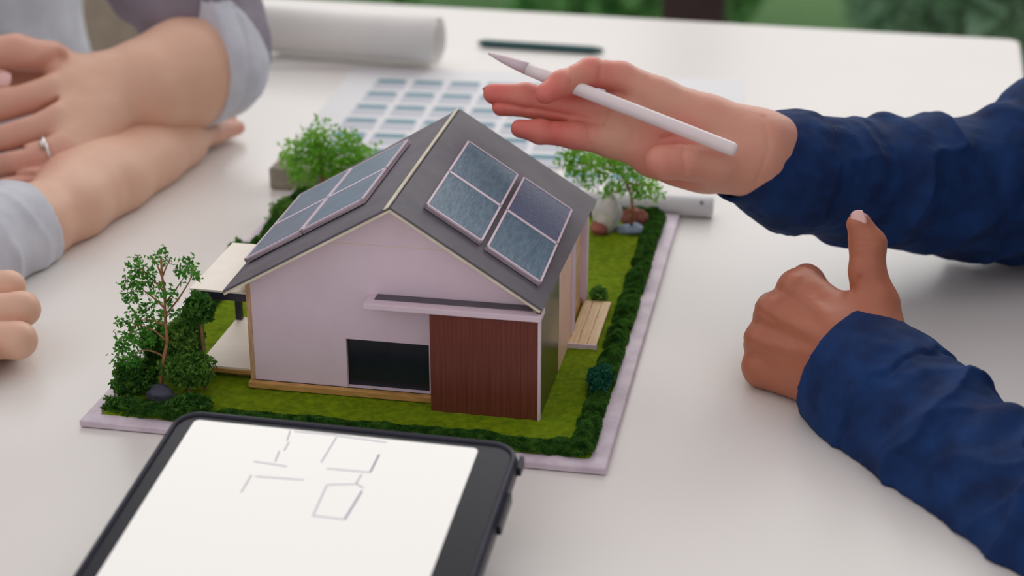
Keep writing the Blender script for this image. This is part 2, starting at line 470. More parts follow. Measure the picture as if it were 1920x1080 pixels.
# ------------------------------------------------------------------ display board and lawn
BX0, BX1, BY0, BY1 = -0.0741, 0.2282, -0.0470, 0.3553
BT = 0.0045
board = MB().box(BX0, BX1, BY0, BY1, 0.0005, BT).build('display_board', MAT['board'], bevel=0.0006)
tag(board, 'pale lilac foam board carrying the model house and garden', 'board')
gx = np.linspace(BX0 + 0.009, BX1 - 0.0095, 240); gy = np.linspace(BY0 + 0.0095, BY1 - 0.01, 320)
GX, GY = np.meshgrid(gx, gy, indexing='ij')
P = np.stack([GX.ravel(), GY.ravel(), np.zeros(GX.size)], 1)
edge = np.minimum.reduce([P[:, 0] - gx[0], gx[-1] - P[:, 0], P[:, 1] - gy[0], gy[-1] - P[:, 1]])
P[:, 2] = BT + 0.0012 * np.clip(edge / 0.002, 0, 1) + 0.0004 * vnoise(P, 350) + 0.0005 * vnoise(P + 3, 90) + 0.0001
P[:, 0] += (edge < 0.001) * 0.0009 * vnoise(P + 9, 220); P[:, 1] += (edge < 0.001) * 0.0009 * vnoise(P + 5, 220)
ii = np.arange(240 * 320).reshape(240, 320)
F = np.stack([ii[:-1, :-1].ravel(), ii[1:, :-1].ravel(), ii[1:, 1:].ravel(), ii[:-1, 1:].ravel()], 1)
LZ = BT + 0.0012
lawn = mesh_obj('lawn', P, F, MAT['grass'], None, smooth=True)
tag(lawn, 'bright olive green flocked lawn glued around the model house', 'lawn', kind='stuff')

# ------------------------------------------------------------------ house model
RA0 = np.array([-0.0004, 0, 0.0695]); RA1 = np.array([0.0993, 0, 0.1273]); RA2 = np.array([0.1840, 0, 0.0733])
LH = 0.184
RB0 = np.array([-0.0061, LH, 0.0666]); RB1 = np.array([0.0983, LH, 0.1290]); RB2 = np.array([0.1880, LH, 0.0730])
house = empty('house_model', (0.092, 0.09, LZ), 'pale pink card model house with dark grey gable roof and solar panels', 'model house')
WF = 0.013     # front wall plane
WZ = 0.0100
WB = 0.176
# front gable wall with a real opening for the dark window
wx0, wx1 = 0.0112, 0.182
def roofz(x, y):
    f = y / LH
    a0 = RA0 + (RB0 - RA0) * f; a1 = RA1 + (RB1 - RA1) * f; a2 = RA2 + (RB2 - RA2) * f
    if x < a1[0]: t = (x - a0[0]) / (a1[0] - a0[0]); return a0[2] + t * (a1[2] - a0[2])
    t = (x - a1[0]) / (a2[0] - a1[0]); return a1[2] + t * (a2[2] - a1[2])
wl, wr, wb, wt = 0.0675, 0.1168, 0.0104, 0.0410
def gable(y0, y1, name, hole=True):
    mb = MB()
    off = 0.0012
    if hole:
        xs = [(wx0, wl), (wl, 0.0993), (0.0993, wr), (wr, wx1)]
        for a, b_ in xs:
            z0 = WZ if not (a >= wl - 1e-6 and b_ <= wr + 1e-6) else wt
            za, zb = roofz(a, y0) - off, roofz(b_, y0) - off
            mb.hexa([(a, y0, z0), (b_, y0, z0), (b_, y1, z0), (a, y1, z0)], [(a, y0, za), (b_, y0, zb), (b_, y1, zb), (a, y1, za)])
        mb.box(wl, wr, y0, y1, WZ, wb)
    else:
        for a, b_ in ((wx0, 0.0990), (0.0990, wx1)):
            za, zb = roofz(a, y0) - off, roofz(b_, y0) - off
            mb.hexa([(a, y0, WZ), (b_, y0, WZ), (b_, y1, WZ), (a, y1, WZ)], [(a, y0, za), (b_, y0, zb), (b_, y1, zb), (a, y1, za)])
    return mb.build(name, MAT['wall'], house)
gable(WF, WF + 0.003, 'front_wall')
gable(WB - 0.003, WB, 'back_wall', False)
MB().box(wl - 0.002, wr + 0.002, WF + 0.0032, WF + 0.0045, wb - 0.001, wt + 0.002).build('window', MAT['black'], house)
# gable seam strip: a very thin joint between two card sheets
MB().box(0.0600, 0.1415, WF - 0.0002, WF + 0.0005, 0.1002, 0.1005).build('seam', MAT['cream'], house)
# left wall with visible plywood edge
MB().box(0.0085, 0.0112, WF - 0.0004, WB, WZ, 0.0730).build('left_wall', MAT['plyv'], house)
MB().box(0.0085, wx1, WF - 0.001, WB, LZ - 0.0008, WZ).build('floor_plate', MAT['ply'], house)
MB().box(0.0080, 0.1195, WF - 0.0045, WF + 0.002, WZ - 0.0038, WZ).build('plinth_strip', MAT['ply'], house, bevel=0.0003)
# red-brown cladding volume at the right corner
clad = empty('cladding', (0.152, 0, LZ), None, None); clad.parent = house; clad.location = (0.152 - 0.092, 0 - 0.09, 0)
cx0, cx1 = 0.1206, 0.1825
NB = 20
ws = rng.random(NB) * 0.5 + 0.75; ws = ws / ws.sum() * (cx1 - cx0)
x = cx0
for i in range(NB):
    g = 0.00003
    dz = 0.00012 * rng.random()
    z_l = 0.0052; z_t = 0.0668
    MB().box(x + g, x + ws[i] - g, 0.0 - dz, 0.0016, z_l, z_t).build('plank', MAT['wood'], clad)
    x += ws[i]
MB().box(cx0, cx1, 0.0016, 0.0024, 0.0052, 0.0668).build('backing_sheet', MAT['wood'], house)
MB().box(cx0 - 0.0001, cx0 + 0.0012, 0.0024, WF, 0.0052, 0.0668).build('cheek', MAT['wall'], house)
MB().box(cx1, cx1 + 0.0014, -0.0003, 0.003, 0.0048, 0.0680).build('corner_strip', MAT['wall'], house)
# ledge above
mb = MB(); mb.hexa([(0.0826, -0.0012, 0.0668), (0.1842, -0.0012, 0.0668), (0.1842, WF, 0.0668), (0.0826, WF, 0.0668)],
                   [(0.0826, -0.0012, 0.0702), (0.1842, -0.0012, 0.0702), (0.1842, WF, 0.0702), (0.0826, WF, 0.0702)])
mb.build('ledge', MAT['wall'], house, bevel=0.0003)
mb = MB(); mb.box(0.0875, 0.178, WF - 0.0072, WF - 0.0002, 0.07025, 0.0708); mb.build('ledge_shade_strip', MAT['roof'], house)  # dark sheet standing in for the shadow between ledge and wall
# right side wall
MB().box(0.1810, 0.1836, 0.0030, 0.0655, 0.0052, 0.0722).build('olive_side_panel', MAT['olive'], house)
MB().box(0.1795, 0.1838, 0.0655, 0.1120, 0.0060, 0.0722).build('peach_side_panel', MAT['peach'], house)
MB().box(0.1790, 0.1850, 0.1120, 0.1165, 0.0060, 0.0722).build('side_post', MAT['wall'], house, bevel=0.0003)
MB().box(0.1790, 0.1850, 0.1195, 0.1220, 0.0060, 0.0722).build('side_post', MAT['wall'], house, bevel=0.0003)
for i in range(7):
    y = 0.1250 + i * 0.0058
    MB().box(0.1790, 0.1812, y, y + 0.0050, 0.0060, 0.0722).build('slat', MAT['deckw'], house)
MB().box(0.1775, 0.1790, 0.1120, WB, 0.0060, 0.0722).build('inner_side_wall', MAT['peach'], house)
MB().box(0.1790, 0.1850, 0.1700, 0.1765, 0.0060, 0.0722).build('side_post', MAT['wall'], house, bevel=0.0003)
# deck boards with white nosing
for i in range(3):
    x0 = 0.1838 + i * 0.0060
    MB().box(x0, x0 + 0.0058, 0.1010, 0.1695, 0.0074, 0.0090).build('deck_board', MAT['deckw'], house, bevel=0.0002)
MB().box(0.1825, 0.2020, 0.0998, 0.1010, 0.0056, 0.0090).build('deck_nosing', MAT['wall'], house)
MB().box(0.1838, 0.2010, 0.1012, 0.1690, 0.0050, 0.0073).build('deck_base', MAT['ply'], house)

# roof sheets
def sheet(a, b_, c, d, th, name, mt, h0=0.0):
    a, b_, c, d = [np.asarray(q, float) for q in (a, b_, c, d)]
    nn = nrm(np.cross(b_ - a, d - a)); nn = nn if nn[2] > 0 else -nn
    lo = [q + nn * h0 for q in (a, b_, c, d)]; hi = [q + nn * (h0 + th) for q in (a, b_, c, d)]
    return MB().hexa(lo, hi).build(name, mt, house)
sheet(RA0, RA1, RB1, RB0, 0.0013, 'roof_underlay', MAT['cream'], -0.0014)
sheet(RA1, RA2, RB2, RB1, 0.0013, 'roof_underlay', MAT['cream'], -0.0014)
e = np.array([0, 0.0006, 0])
sheet(RA0 + e, RA1 + e, RB1 - e, RB0 - e, 0.0012, 'roof_sheet', MAT['roof'], 0.0)
sheet(RA1 + e, RA2 + e, RB2 - e, RB1 - e, 0.0012, 'roof_sheet', MAT['roof'], 0.0)
# cream ridge strip lying on the left slope beside the ridge
dl = nrm(RA0 - RA1)
sheet(RA1 + dl * 0.0028 - e, RA1 - dl * 0.0002 - e, RB1 - dl * 0.0002 + e, RB1 + dl * 0.0028 + e, 0.0006, 'ridge_strip', MAT['cream'], 0.0012)

def solar(o, u, v, a0, a1, b0, b1, mats, name='solar_panel', th=0.0036, mid=None, lab=None):
    nn = nrm(np.cross(u, v)); nn = nn if nn[2] > 0 else -nn
    def p(a, b_, h): return o + u * a + v * b_ + nn * (0.0012 + h)
    ga = 0.0013 / np.linalg.norm(u); gb = 0.0013 / np.linalg.norm(v)
    t = MB().hexa([p(a0, b0, 0.0006), p(a1, b0, 0.0006), p(a1, b1, 0.0006), p(a0, b1, 0.0006)],
                  [p(a0, b0, th - 0.0009), p(a1, b0, th - 0.0009), p(a1, b1, th - 0.0009), p(a0, b1, th - 0.0009)])
    bm_ = (b0 + b1) / 2
    # frame bars around two openings
    def bar(x0, x1, y0, y1):
        t.hexa([p(x0, y0, 0.0006), p(x1, y0, 0.0006), p(x1, y1, 0.0006), p(x0, y1, 0.0006)],
               [p(x0, y0, th), p(x1, y0, th), p(x1, y1, th), p(x0, y1, th)])
    bar(a0, a0 + ga, b0, b1); bar(a1 - ga, a1, b0, b1)
    bar(a0, a1, b0, b0 + gb); bar(a0, a1, b1 - gb, b1); bar(a0, a1, bm_ - gb * 1.1, bm_ + gb * 1.1)
    fr_ = t.build(name, MAT['wall'], house)
    for (y0, y1, mt) in ((b0 + gb * 1.0, bm_ - gb * 1.1, mats[0]), (bm_ + gb * 1.1, b1 - gb * 1.0, mats[1])):
        MB().hexa([p(a0 + ga * 1.1, y0, th - 0.00085), p(a1 - ga * 1.1, y0, th - 0.00085), p(a1 - ga * 1.1, y1, th - 0.00085), p(a0 + ga * 1.1, y1, th - 0.00085)],
                  [p(a0 + ga * 1.1, y0, th - 0.0003), p(a1 - ga * 1.1, y0, th - 0.0003), p(a1 - ga * 1.1, y1, th - 0.0003), p(a0 + ga * 1.1, y1, th - 0.0003)]).build('solar_glass', mt, fr_)
    return fr_
uR = RA2 - RA1; vR = RB1 - RA1; uL = RA0 - RA1
solar(RA1, uR, vR, 0.150, 0.528, 0.128, 0.750, (MAT['glass'], MAT['glass']))
solar(RA1, uR, vR, 0.560, 0.930, 0.120, 0.760, (MAT['glass'], MAT['glassb']))
solar(RA1, uL, vR, 0.240, 0.618, 0.213, 0.818, (MAT['glassl'], MAT['glassl']))
solar(RA1, uL, vR, 0.624, 0.982, 0.213, 0.828, (MAT['glassl'], MAT['glassl']))

# ------------------------------------------------------------------ carport
cp = empty('carport_model', (-0.01, 0.05, LZ), 'ivory flat-roofed carport model with dark posts at left of the house', 'model carport')
X0, X1, Y0, Y1 = -0.0275, 0.0078, 0.0200, 0.0930
MB().box(X0, X1, Y0 + 0.001, Y1, 0.0112, 0.0124).build('floor_slab', MAT['offwhite'], cp)
MB().box(X0, X1, Y0, Y1, 0.0090, 0.0112).build('slab_edge', MAT['ply'], cp)
MB().box(X0 + 0.004, X1, Y0 + 0.005, Y1 - 0.004, LZ - 0.0006, 0.0090).build('slab_footing', MAT['ply'], cp)
for (x, y) in ((X0 + 0.0021, Y0 + 0.003), (X0 + 0.0021, Y1 - 0.003)):
    MB().box(x - 0.002, x + 0.002, y - 0.002, y + 0.002, 0.0124, 0.0570).build('post', MAT['navyframe'], cp, bevel=0.0003)
mb = MB()
mb.box(X0, X1, Y0 - 0.001, Y0 + 0.003, 0.0565, 0.0615); mb.box(X0, X1, Y1 - 0.004, Y1, 0.0565, 0.0615); mb.box(X0, X0 + 0.004, Y0, Y1, 0.0565, 0.0615)
mb.build('roof_frame', MAT['navyframe'], cp, bevel=0.0003)
MB().box(X0 - 0.0005, X1, Y0 - 0.0015, Y1 + 0.0005, 0.0616, 0.0628).build('roof_slab', MAT['offwhite'], cp)

# ------------------------------------------------------------------ hedges, shrubs, stones, trees
def hedge(label, x0, x1, y0, y1, h, mt, dens=2.6e7, bite=0.5, sz=0.0012):
    t = empty('hedge', ((x0 + x1) / 2, (y0 + y1) / 2, LZ), label, 'hedge')
    ar = (x1 - x0) * (y1 - y0)
    n = int(ar * dens)
    q = np.stack([x0 + (x1 - x0) * rng.random(n), y0 + (y1 - y0) * rng.random(n), np.zeros(n)], 1)
    hh = h * (0.72 + 0.5 * vnoise(q, 90) * bite + 0.3 * vnoise(q + 7, 230) * bite)
    # round the cross-section
    w = min(x1 - x0, y1 - y0) / 2
    e = np.minimum.reduce([q[:, 0] - x0, x1 - q[:, 0], q[:, 1] - y0, y1 - q[:, 1]]) / w
    e = np.clip(e + 0.35 * vnoise(q + 4, 130), 0, 1)
    prof = np.sqrt(np.clip(1 - (1 - e) ** 2, 0, 1))
    q[:, 2] = LZ - 0.001 + hh * prof * (1 - 0.35 * rng.random(n) ** 2)
    q = q[e > 0.03]
    leaves('foliage', q, sz, mt, t)
    # low earth-coloured core so that no gap shows through
    return t
hedge('low dark green hedge along the front edge of the lawn', BX0 + 0.024, BX1 - 0.012, BY0 + 0.009, BY0 + 0.024, 0.0060, MAT['leafdark'])
hedge('thick dark green hedge along the right edge of the lawn', BX1 - 0.0225, BX1 - 0.0090, BY0 + 0.012, BY1 - 0.014, 0.0085, MAT['leafdark'])
hedge('dark green hedge across the back edge of the lawn', BX0 + 0.010, BX1 - 0.010, BY1 - 0.023, BY1 - 0.009, 0.0100, MAT['leafdark'])
hedge('dark green hedge along the left edge of the lawn, beyond the carport', BX0 + 0.008, BX0 + 0.022, BY0 + 0.05, BY1 - 0.014, 0.0110, MAT['leafdark'])

def shrub(c, r, n, mt, label, sz=0.0014, stem=True):
    t = empty('shrub', (c[0], c[1], LZ), label, 'shrub')
    leaves('foliage', ball_points(c, r, n, shell=0.35), sz, mt, t)
    b_ = MB().tube([(c[0], c[1], LZ - 0.001), (c[0] + 0.0005, c[1], c[2])], [0.0012, 0.0006], 6)
    b_.build('stem', MAT['bark'], t)
    return t
S = [((1228 - 20, 740 - 22, 0.012), (0.0075, 0.016, 0.0055), 2600, 'leafteal', 'teal green shrub clump in the right hedge near the front corner')]
c = onz(1190, 715, 0.012); c[0] = BX1 - 0.0175
shrub(c, (0.0065, 0.016, 0.006), 2600, MAT['leafteal'], 'teal green shrub clump in the right hedge near the front corner')
c = ony(374, 578, 0.004); shrub(c, (0.0085, 0.009, 0.0095), 3600, MAT['leafdark'], 'round dark green shrub crown in front of the carport post')
c = ony(343, 626, 0.004); c[2] -= 0.002; shrub(c, (0.0105, 0.011, 0.012), 4000, MAT['leafmid'], 'soft mid green shrub right of the thin front tree trunk')
c = ony(352, 690, -0.004); c[2] -= 0.001; shrub(c, (0.0145, 0.012, 0.012), 5600, MAT['leafmid'], 'fuzzy light green shrub behind the slate stone')
c = ony(300, 640, 0.014); c[2] -= 0.001; shrub(c, (0.012, 0.010, 0.013), 3200, MAT['leafdark'], 'dark shrub directly behind the thin front tree trunk')
c = ony(252, 706, -0.006); c[2] -= 0.002; shrub(c, (0.013, 0.012, 0.013), 5200, MAT['leafdark'], 'dark green shrub at the left front corner, under the leafy tree')
c = ony(358, 758, -0.026); c[2] -= 0.001; shrub(c, (0.013, 0.009, 0.0065), 4200, MAT['leafdark'], 'low dark shrub in front of the slate stone beside the tablet corner')
c = ony(248, 764, -0.028); c[2] -= 0.001; shrub(c, (0.018, 0.009, 0.0058), 4200, MAT['leafdark'], 'low dark shrub on the front left corner of the board')
c = ony(1122, 560, 0.178); c[2] = 0.010; shrub(c, (0.006, 0.008, 0.005), 900, MAT['leafmid'], 'small green shrub behind the oak deck at the house side')
c = onz(445, 478, 0.015); shrub(c, (0.007, 0.012, 0.010), 2600, MAT['leafdark'], 'dark green shrub rising behind the carport roof')
c = onz(532, 400, 0.012); shrub(c, (0.011, 0.014, 0.011), 2600, MAT['leafmid'], 'green shrub left of the roof at the far left lawn edge')

def stone(c, r, mt, label, sd=0):
    u = np.linspace(0, math.pi, 15); v = np.linspace(0, 2 * math.pi, 25)[:-1]
    V = []; F = []
    for a in u:
        for b_ in v: V.append((math.sin(a) * math.cos(b_), math.sin(a) * math.sin(b_), math.cos(a)))
    V = np.array(V)
    k_ = 1 + 0.28 * vnoise(V + sd * 3.7, 1.6) + 0.1 * vnoise(V + sd, 4)
    V = V * k_[:, None] * np.array(r) + np.asarray(c)
    V[:, 2] = np.maximum(V[:, 2], LZ - 0.002)
    n = 24
    F = [(i * n + j, (i + 1) * n + j, (i + 1) * n + (j + 1) % n, i * n + (j + 1) % n) for i in range(14) for j in range(n)]
    o = mesh_obj('stone', V, F, mt, None, smooth=True)
    tag(o, label, 'stone')
    return o
def zc(p, z): p = np.array(p); p[2] = z; return p
stone(zc(ony(302, 742, -0.018), LZ + 0.0035), (0.0095, 0.006, 0.0070), MAT['stone'], 'slate grey stone at the foot of the thin front tree', 1)
stone(zc(onz(1184, 436, LZ), LZ + 0.002), (0.0125, 0.006, 0.0045), MAT['bluestone'], 'flat pale blue stone before the far right tree', 2)
stone(zc(onz(1186, 430, LZ) + np.array([0, 0.008, 0]), LZ + 0.005), (0.0095, 0.006, 0.0080), MAT['redstone'], 'reddish brown stone at the foot of the far right tree', 3)
stone(zc(onz(1137, 433, LZ), 0.018), (0.0095, 0.009, 0.016), MAT['whitestone'], 'milky white upright stone behind the right end of the house', 4)
stone(zc(onz(1122, 438, LZ), LZ + 0.003), (0.006, 0.006, 0.006), MAT['redstone'], 'small reddish stone half hidden beside the white stone', 5)

def tree(label, base, trunk, branches, clusters, leafm, nl, cr, lsz, tr=0.0011):
    t = empty('miniature_tree', base, label, 'tree')
    mb = MB()
    mb.tube(trunk, np.linspace(tr, tr * 0.45, len(trunk)), 8)
    mb.build('trunk', MAT['bark'], t, smooth=True)
    mb = MB()
    for b_ in branches: mb.tube(b_, np.linspace(tr * 0.5, tr * 0.18, len(b_)), 6)
    if branches: mb.build('branches', MAT['bark'], t, smooth=True)['kind'] = 'stuff'
    pts = []
    for c_, s_ in clusters:
        m_ = max(4, int(nl * s_ * s_))
        pts.append(np.asarray(c_) + rng.normal(size=(m_, 3)) * cr * s_ * 0.5)
    leaves('foliage', np.concatenate(pts), lsz, leafm, t)
    return t
yt = -0.008
Q = lambda px, py, dy=0.0: ony(px, py, yt + dy)
trunk = [Q(302, 728), Q(303, 700), Q(308, 668), Q(314, 640), Q(311, 610), Q(309, 578), Q(310, 550), Q(304, 520), Q(302, 486)]
cl = []
for (px, py, s) in [(301, 478, .8), (290, 486, .5), (315, 490, .5), (258, 492, .8), (262, 510, 1.0), (280, 512, .9), (248, 522, .9), (240, 540, 1.0), (262, 534, .9), (285, 535, .8),
                    (255, 560, .9), (270, 580, .7), (300, 552, .8), (322, 548, .6), (345, 505, .9), (357, 510, .9), (335, 508, .6), (368, 518, .6), (352, 490, .6), (365, 498, .4),
                    (262, 596, 1.0), (245, 610, 1.1), (232, 630, 1.0), (268, 618, .9), (250, 640, 1.1), (224, 655, 1.0), (240, 668, 1.1), (220, 680, .7), (268, 652, .8), (286, 600, .7),
                    (300, 590, .8), (325, 585, .6), (290, 570, .6), (238, 560, .6), (275, 635, .8), (228, 600, .7), (310, 612, .6), (285, 640, .5), (318, 566, .6), (252, 680, .8)]:
    cl.append((Q(px, py, rng.normal() * 0.005), s))
br = [[Q(309, 578), Q(290, 560), Q(270, 545), Q(250, 530)], [Q(310, 550), Q(292, 530), Q(275, 515), Q(260, 500)], [Q(309, 570, .002), Q(328, 545, .004), Q(345, 520, .004)],
      [Q(311, 590), Q(335, 560, .003), Q(355, 528, .004), Q(362, 505, .004)], [Q(314, 640), Q(290, 620), Q(268, 612), Q(245, 605)], [Q(308, 668), Q(290, 660), Q(270, 655), Q(246, 665)],
      [Q(311, 610), Q(285, 600), Q(262, 600)], [Q(304, 520), Q(296, 500), Q(290, 486)], [Q(304, 520), Q(312, 500), Q(318, 488)], [Q(262, 600), Q(240, 630), Q(226, 655)]]
tree('sparse leafy miniature tree with a thin bent trunk at the front left corner', zc(trunk[0], LZ), [zc(trunk[0], LZ - 0.001)] + trunk, br, cl, MAT['leaftree'], 50, 0.0055, 0.0017, 0.00135)

yt = 0.306
trunk = [zc(Q(1184, 415), LZ + 0.006), Q(1186, 395), Q(1184, 370), Q(1176, 345), Q(1160, 320), Q(1140, 300)]
cl = []
for (px, py, s) in [(1060, 298, 1.), (1080, 290, 1.2), (1100, 300, 1.2), (1120, 305, 1.2), (1142, 308, 1.2), (1165, 312, 1.2), (1185, 325, 1.1), (1205, 335, 1.1), (1222, 350, 1.), (1232, 362, .7),
                    (1075, 315, 1.), (1098, 325, .9), (1130, 330, .8), (1105, 345, .6), (1150, 352, .8), (1138, 362, .7), (1165, 350, .7), (1190, 352, .8), (1200, 365, .7), (1215, 368, .6), (1085, 335, .7), (1115, 285, 1.1), (1145, 290, 1.1), (1175, 300, 1.)]:
    cl.append((Q(px, py, rng.normal() * 0.006), s))
br = [[Q(1176, 345), Q(1200, 345), Q(1225, 355)], [Q(1160, 320), Q(1120, 312), Q(1080, 305)], [Q(1180, 355), Q(1155, 358), Q(1135, 362)], [Q(1184, 365), Q(1195, 350), Q(1205, 340)]]
tree('bright green miniature tree at the far right, under the hovering hand', zc(trunk[0], LZ), trunk, br, cl, MAT['leafbright'], 75, 0.0085, 0.0020, 0.0014)

yt = 0.325
trunk = [zc(Q(608, 345), LZ), Q(606, 335), Q(604, 315), Q(600, 290), Q(598, 260)]
cl = []
for (px, py, s) in [(605, 245, 1.), (600, 262, 1.2), (580, 268, 1.1), (562, 285, 1.1), (545, 300, .9), (552, 318, .9), (575, 300, 1.2), (598, 290, 1.3), (620, 280, 1.2), (645, 285, 1.2), (665, 288, 1.2),
                    (685, 290, 1.0), (700, 294, .7), (620, 305, 1.2), (645, 308, 1.2), (670, 305, 1.1), (590, 318, 1.), (560, 330, .8), (615, 325, .9), (660, 265, .9), (550, 268, .6), (640, 262, .9), (535, 290, .6), (660, 322, .9), (640, 330, .8), (580, 338, .7)]:
    cl.append((Q(px, py, rng.normal() * 0.006), s))
br = [[Q(604, 315), Q(580, 300), Q(555, 295)], [Q(602, 300), Q(630, 290), Q(670, 290)], [Q(600, 290), Q(585, 270), Q(570, 265)]]
tree('bright green miniature tree at the far left, behind the roof', zc(trunk[0], LZ), trunk, br, cl, MAT['leafbright'], 90, 0.0095, 0.0021, 0.0016)
# grey-brown card box on the table behind the board
c0 = onz(492, 360, 0.0); c1 = onz(640, 362, 0.0)
bx = MB().box(c0[0] + 0.004, c1[0] + 0.02, 0.362, 0.392, 0.0005, 0.018).build('card_box', MAT['greystone'], bevel=0.001)
tag(bx, 'low grey brown card box behind the far left corner of the board', 'box')

# ------------------------------------------------------------------ tablet in the foreground
el = math.radians(8.5); az = math.radians(9.2)
tv = np.array([math.sin(az) * math.cos(el), math.cos(az) * math.cos(el), math.sin(el)])     # towards the far end
tu = nrm(np.cross(tv, [0, 0, 1])); tn = np.cross(tu, tv)
ZF = 0.0480
pL = onz(341, 772, ZF); pR = onz(972, 836, ZF)
WT = np.linalg.norm(pR - pL)
tu = nrm(pR - pL); tv = nrm(np.array([-tu[1], tu[0], 0])) * math.cos(el) + np.array([0, 0, math.sin(el)]); tn = np.cross(tu, tv)
mid = (pL + pR) / 2
O = mid                                  # centre of the far edge, top surface
LT = 0.247
def TP(u, v, h): return O + tu * u + tv * v + tn * h      # v is negative towards the camera
def plate(u0, u1, v0, v1, r, h0, h1, name, mt, parent, bevel=0.0):
    rr = rounded_rect(u0, u1, v0, v1, r); n = len(rr)
    V = [TP(u, v, h0) for u, v in rr] + [TP(u, v, h1) for u, v in rr]
    F = [tuple(range(n - 1, -1, -1)), tuple(range(n, 2 * n))] + [(i, (i + 1) % n, n + (i + 1) % n, n + i) for i in range(n)]
    return mesh_obj(name, V, F, mt, parent, bevel=bevel, segs=3)
tab = empty('tablet', zc(TP(0, -LT / 2, -0.02), 0.001), 'tablet in a dark case with a lit floor plan, in front of the model', 'tablet')
plate(-WT / 2, WT / 2 + 0.002, -LT, 0.0, 0.012, -0.0105, -0.0006, 'case', MAT['caseblack'], tab, 0.002)
# raised lip around the screen
rr = rounded_rect(-WT / 2 + 0.0004, WT / 2 - 0.0002, -LT + 0.0005, -0.0005, 0.012, 8)
mb = MB().tube([TP(u, v, -0.0002) for u, v in rr] + [TP(*rr[0], -0.0002)], 0.0015, 8, cap=False); mb.build('case_rim', MAT['caseblack'], tab, smooth=True)
plate(-WT / 2 + 0.0015, WT / 2 - 0.0015, -LT + 0.002, -0.0015, 0.010, -0.0006, -0.0001, 'bezel', MAT['bezel'], tab)
sc_ = plate(-WT / 2 + 0.0095, WT / 2 - 0.0190, -LT + 0.012, -0.0055, 0.003, -0.0001, 0.0001, 'screen', MAT['screen'], tab)
mb = MB()
nrmT = tn
def tp_px(px, py):
    r = ROT.T @ np.array([(px - 960) / FPX, (py - 540) / FPX, 1.0]); t = ((O - CAM) @ tn) / (r @ tn)
    q = CAM + r * t - O
    return q @ tu, q @ tv
segs = [(905, 145, 892, 185), (920, 148, 1090, 163), (1090, 170, 1028, 272), (1090, 165, 1290, 192), (1260, 240, 1224, 312), (1224, 312, 1050, 296), (1190, 320, 1168, 356), (1168, 356, 1197, 375),
        (1192, 385, 1122, 500), (1120, 500, 990, 484), (1050, 362, 1170, 358), (1050, 365, 998, 480), (862, 225, 844, 270), (758, 268, 892, 288), (750, 322, 708, 392), (765, 328, 960, 342), (900, 190, 880, 225)]
for (x0, y0, x1, y1) in segs:
    a = np.array(tp_px(120 + x0 * .469, 740 + y0 * .469)); b_ = np.array(tp_px(120 + x1 * .469, 740 + y1 * .469))
    d = b_ - a; d /= np.linalg.norm(d); w = np.array([-d[1], d[0]]) * (0.00028 if (x0, y0) not in ((1260, 240), (1192, 385)) else 0.0005)
    q = [a - w, b_ - w, b_ + w, a + w]
    mb.hexa([TP(p_[0], p_[1], 0.0001) for p_ in q], [TP(p_[0], p_[1], 0.00016) for p_ in q])
mb.build('plan_drawing', MAT['line'], sc_)
for v0, v1 in ((-0.014, -0.004), (-0.060, -0.034)):
    plate(WT / 2 + 0.0015, WT / 2 + 0.0040, v0, v1, 0.001, -0.0080, -0.0030, 'side_button', MAT['bezel'], tab)
# folded cover wedge that props the far end
bl, br_ = TP(-WT / 2 + 0.02, -0.045, -0.0106), TP(WT / 2 - 0.02, -0.045, -0.0106)
b2l, b2r = TP(-WT / 2 + 0.02, -0.12, -0.0106), TP(WT / 2 - 0.02, -0.12, -0.0106)
MB().hexa([zc(b2l, 0.0004), zc(b2r, 0.0004), zc(br_, 0.0004), zc(bl, 0.0004)], [b2l, b2r, br_, bl]).build('folded_cover', MAT['caseblack'], tab)

# ------------------------------------------------------------------ things lying behind the model
# printed sheet with rows of swatches
a = onz(662, 128); b_ = onz(1392, 168)
su = nrm(b_ - a); ca_, sa_ = math.cos(math.radians(4.5)), math.sin(math.radians(4.5)); su = np.array([su[0] * ca_ - su[1] * sa_, su[0] * sa_ + su[1] * ca_, 0]); sv = np.array([-su[1], su[0], 0])
sheet_o = empty('printed_sheet', onz(900, 200, 0.0), 'white printed sheet with rows of teal swatches behind the model house', 'paper')
W_ = np.linalg.norm(b_ - a)
def SP(u, v, z): return a + su * u + sv * v + np.array([0, 0, z])
MB().hexa([SP(0, -0.27, 0.0003), SP(W_, -0.27, 0.0003), SP(W_, 0, 0.0003), SP(0, 0, 0.0003)], [SP(0, -0.27, 0.0007), SP(W_, -0.27, 0.0007), SP(W_, 0, 0.0007), SP(0, 0, 0.0007)]).build('paper', MAT['papergrey'], sheet_o)
g0 = onz(712, 150); gu = onz(845, 161) - g0
du_ = (gu @ su) / 2; 
u00 = (g0 - a) @ su; v00 = (g0 - a) @ sv
dv_ = -np.linalg.norm(onz(675, 208) - onz(695, 183)) * 0.98
for r_ in range(7):
    for c_ in range(-1, 8):
        u = u00 + c_ * du_ - 0.0015 * r_; v = v00 + r_ * dv_
        def cell(u0, u1, v0, v1, z0, z1, mt, nm):
            MB().hexa([SP(u0, v0, z0), SP(u1, v0, z0), SP(u1, v1, z0), SP(u0, v1, z0)], [SP(u0, v0, z1), SP(u1, v0, z1), SP(u1, v1, z1), SP(u0, v1, z1)]).build(nm, mt, sheet_o)
        if u < 0.008 or u + du_ * 0.75 > W_ - 0.005: continue
        cell(u - 0.002, u + du_ * 0.80, v + dv_ * 0.78, v - 0.0001, 0.0007, 0.0008, MAT['cellgrey'], 'grey_cell')
        cell(u, u + du_ * 0.74, v - 0.0105, v - 0.0005, 0.0008, 0.0009, MAT['teal'], 'teal_swatch')
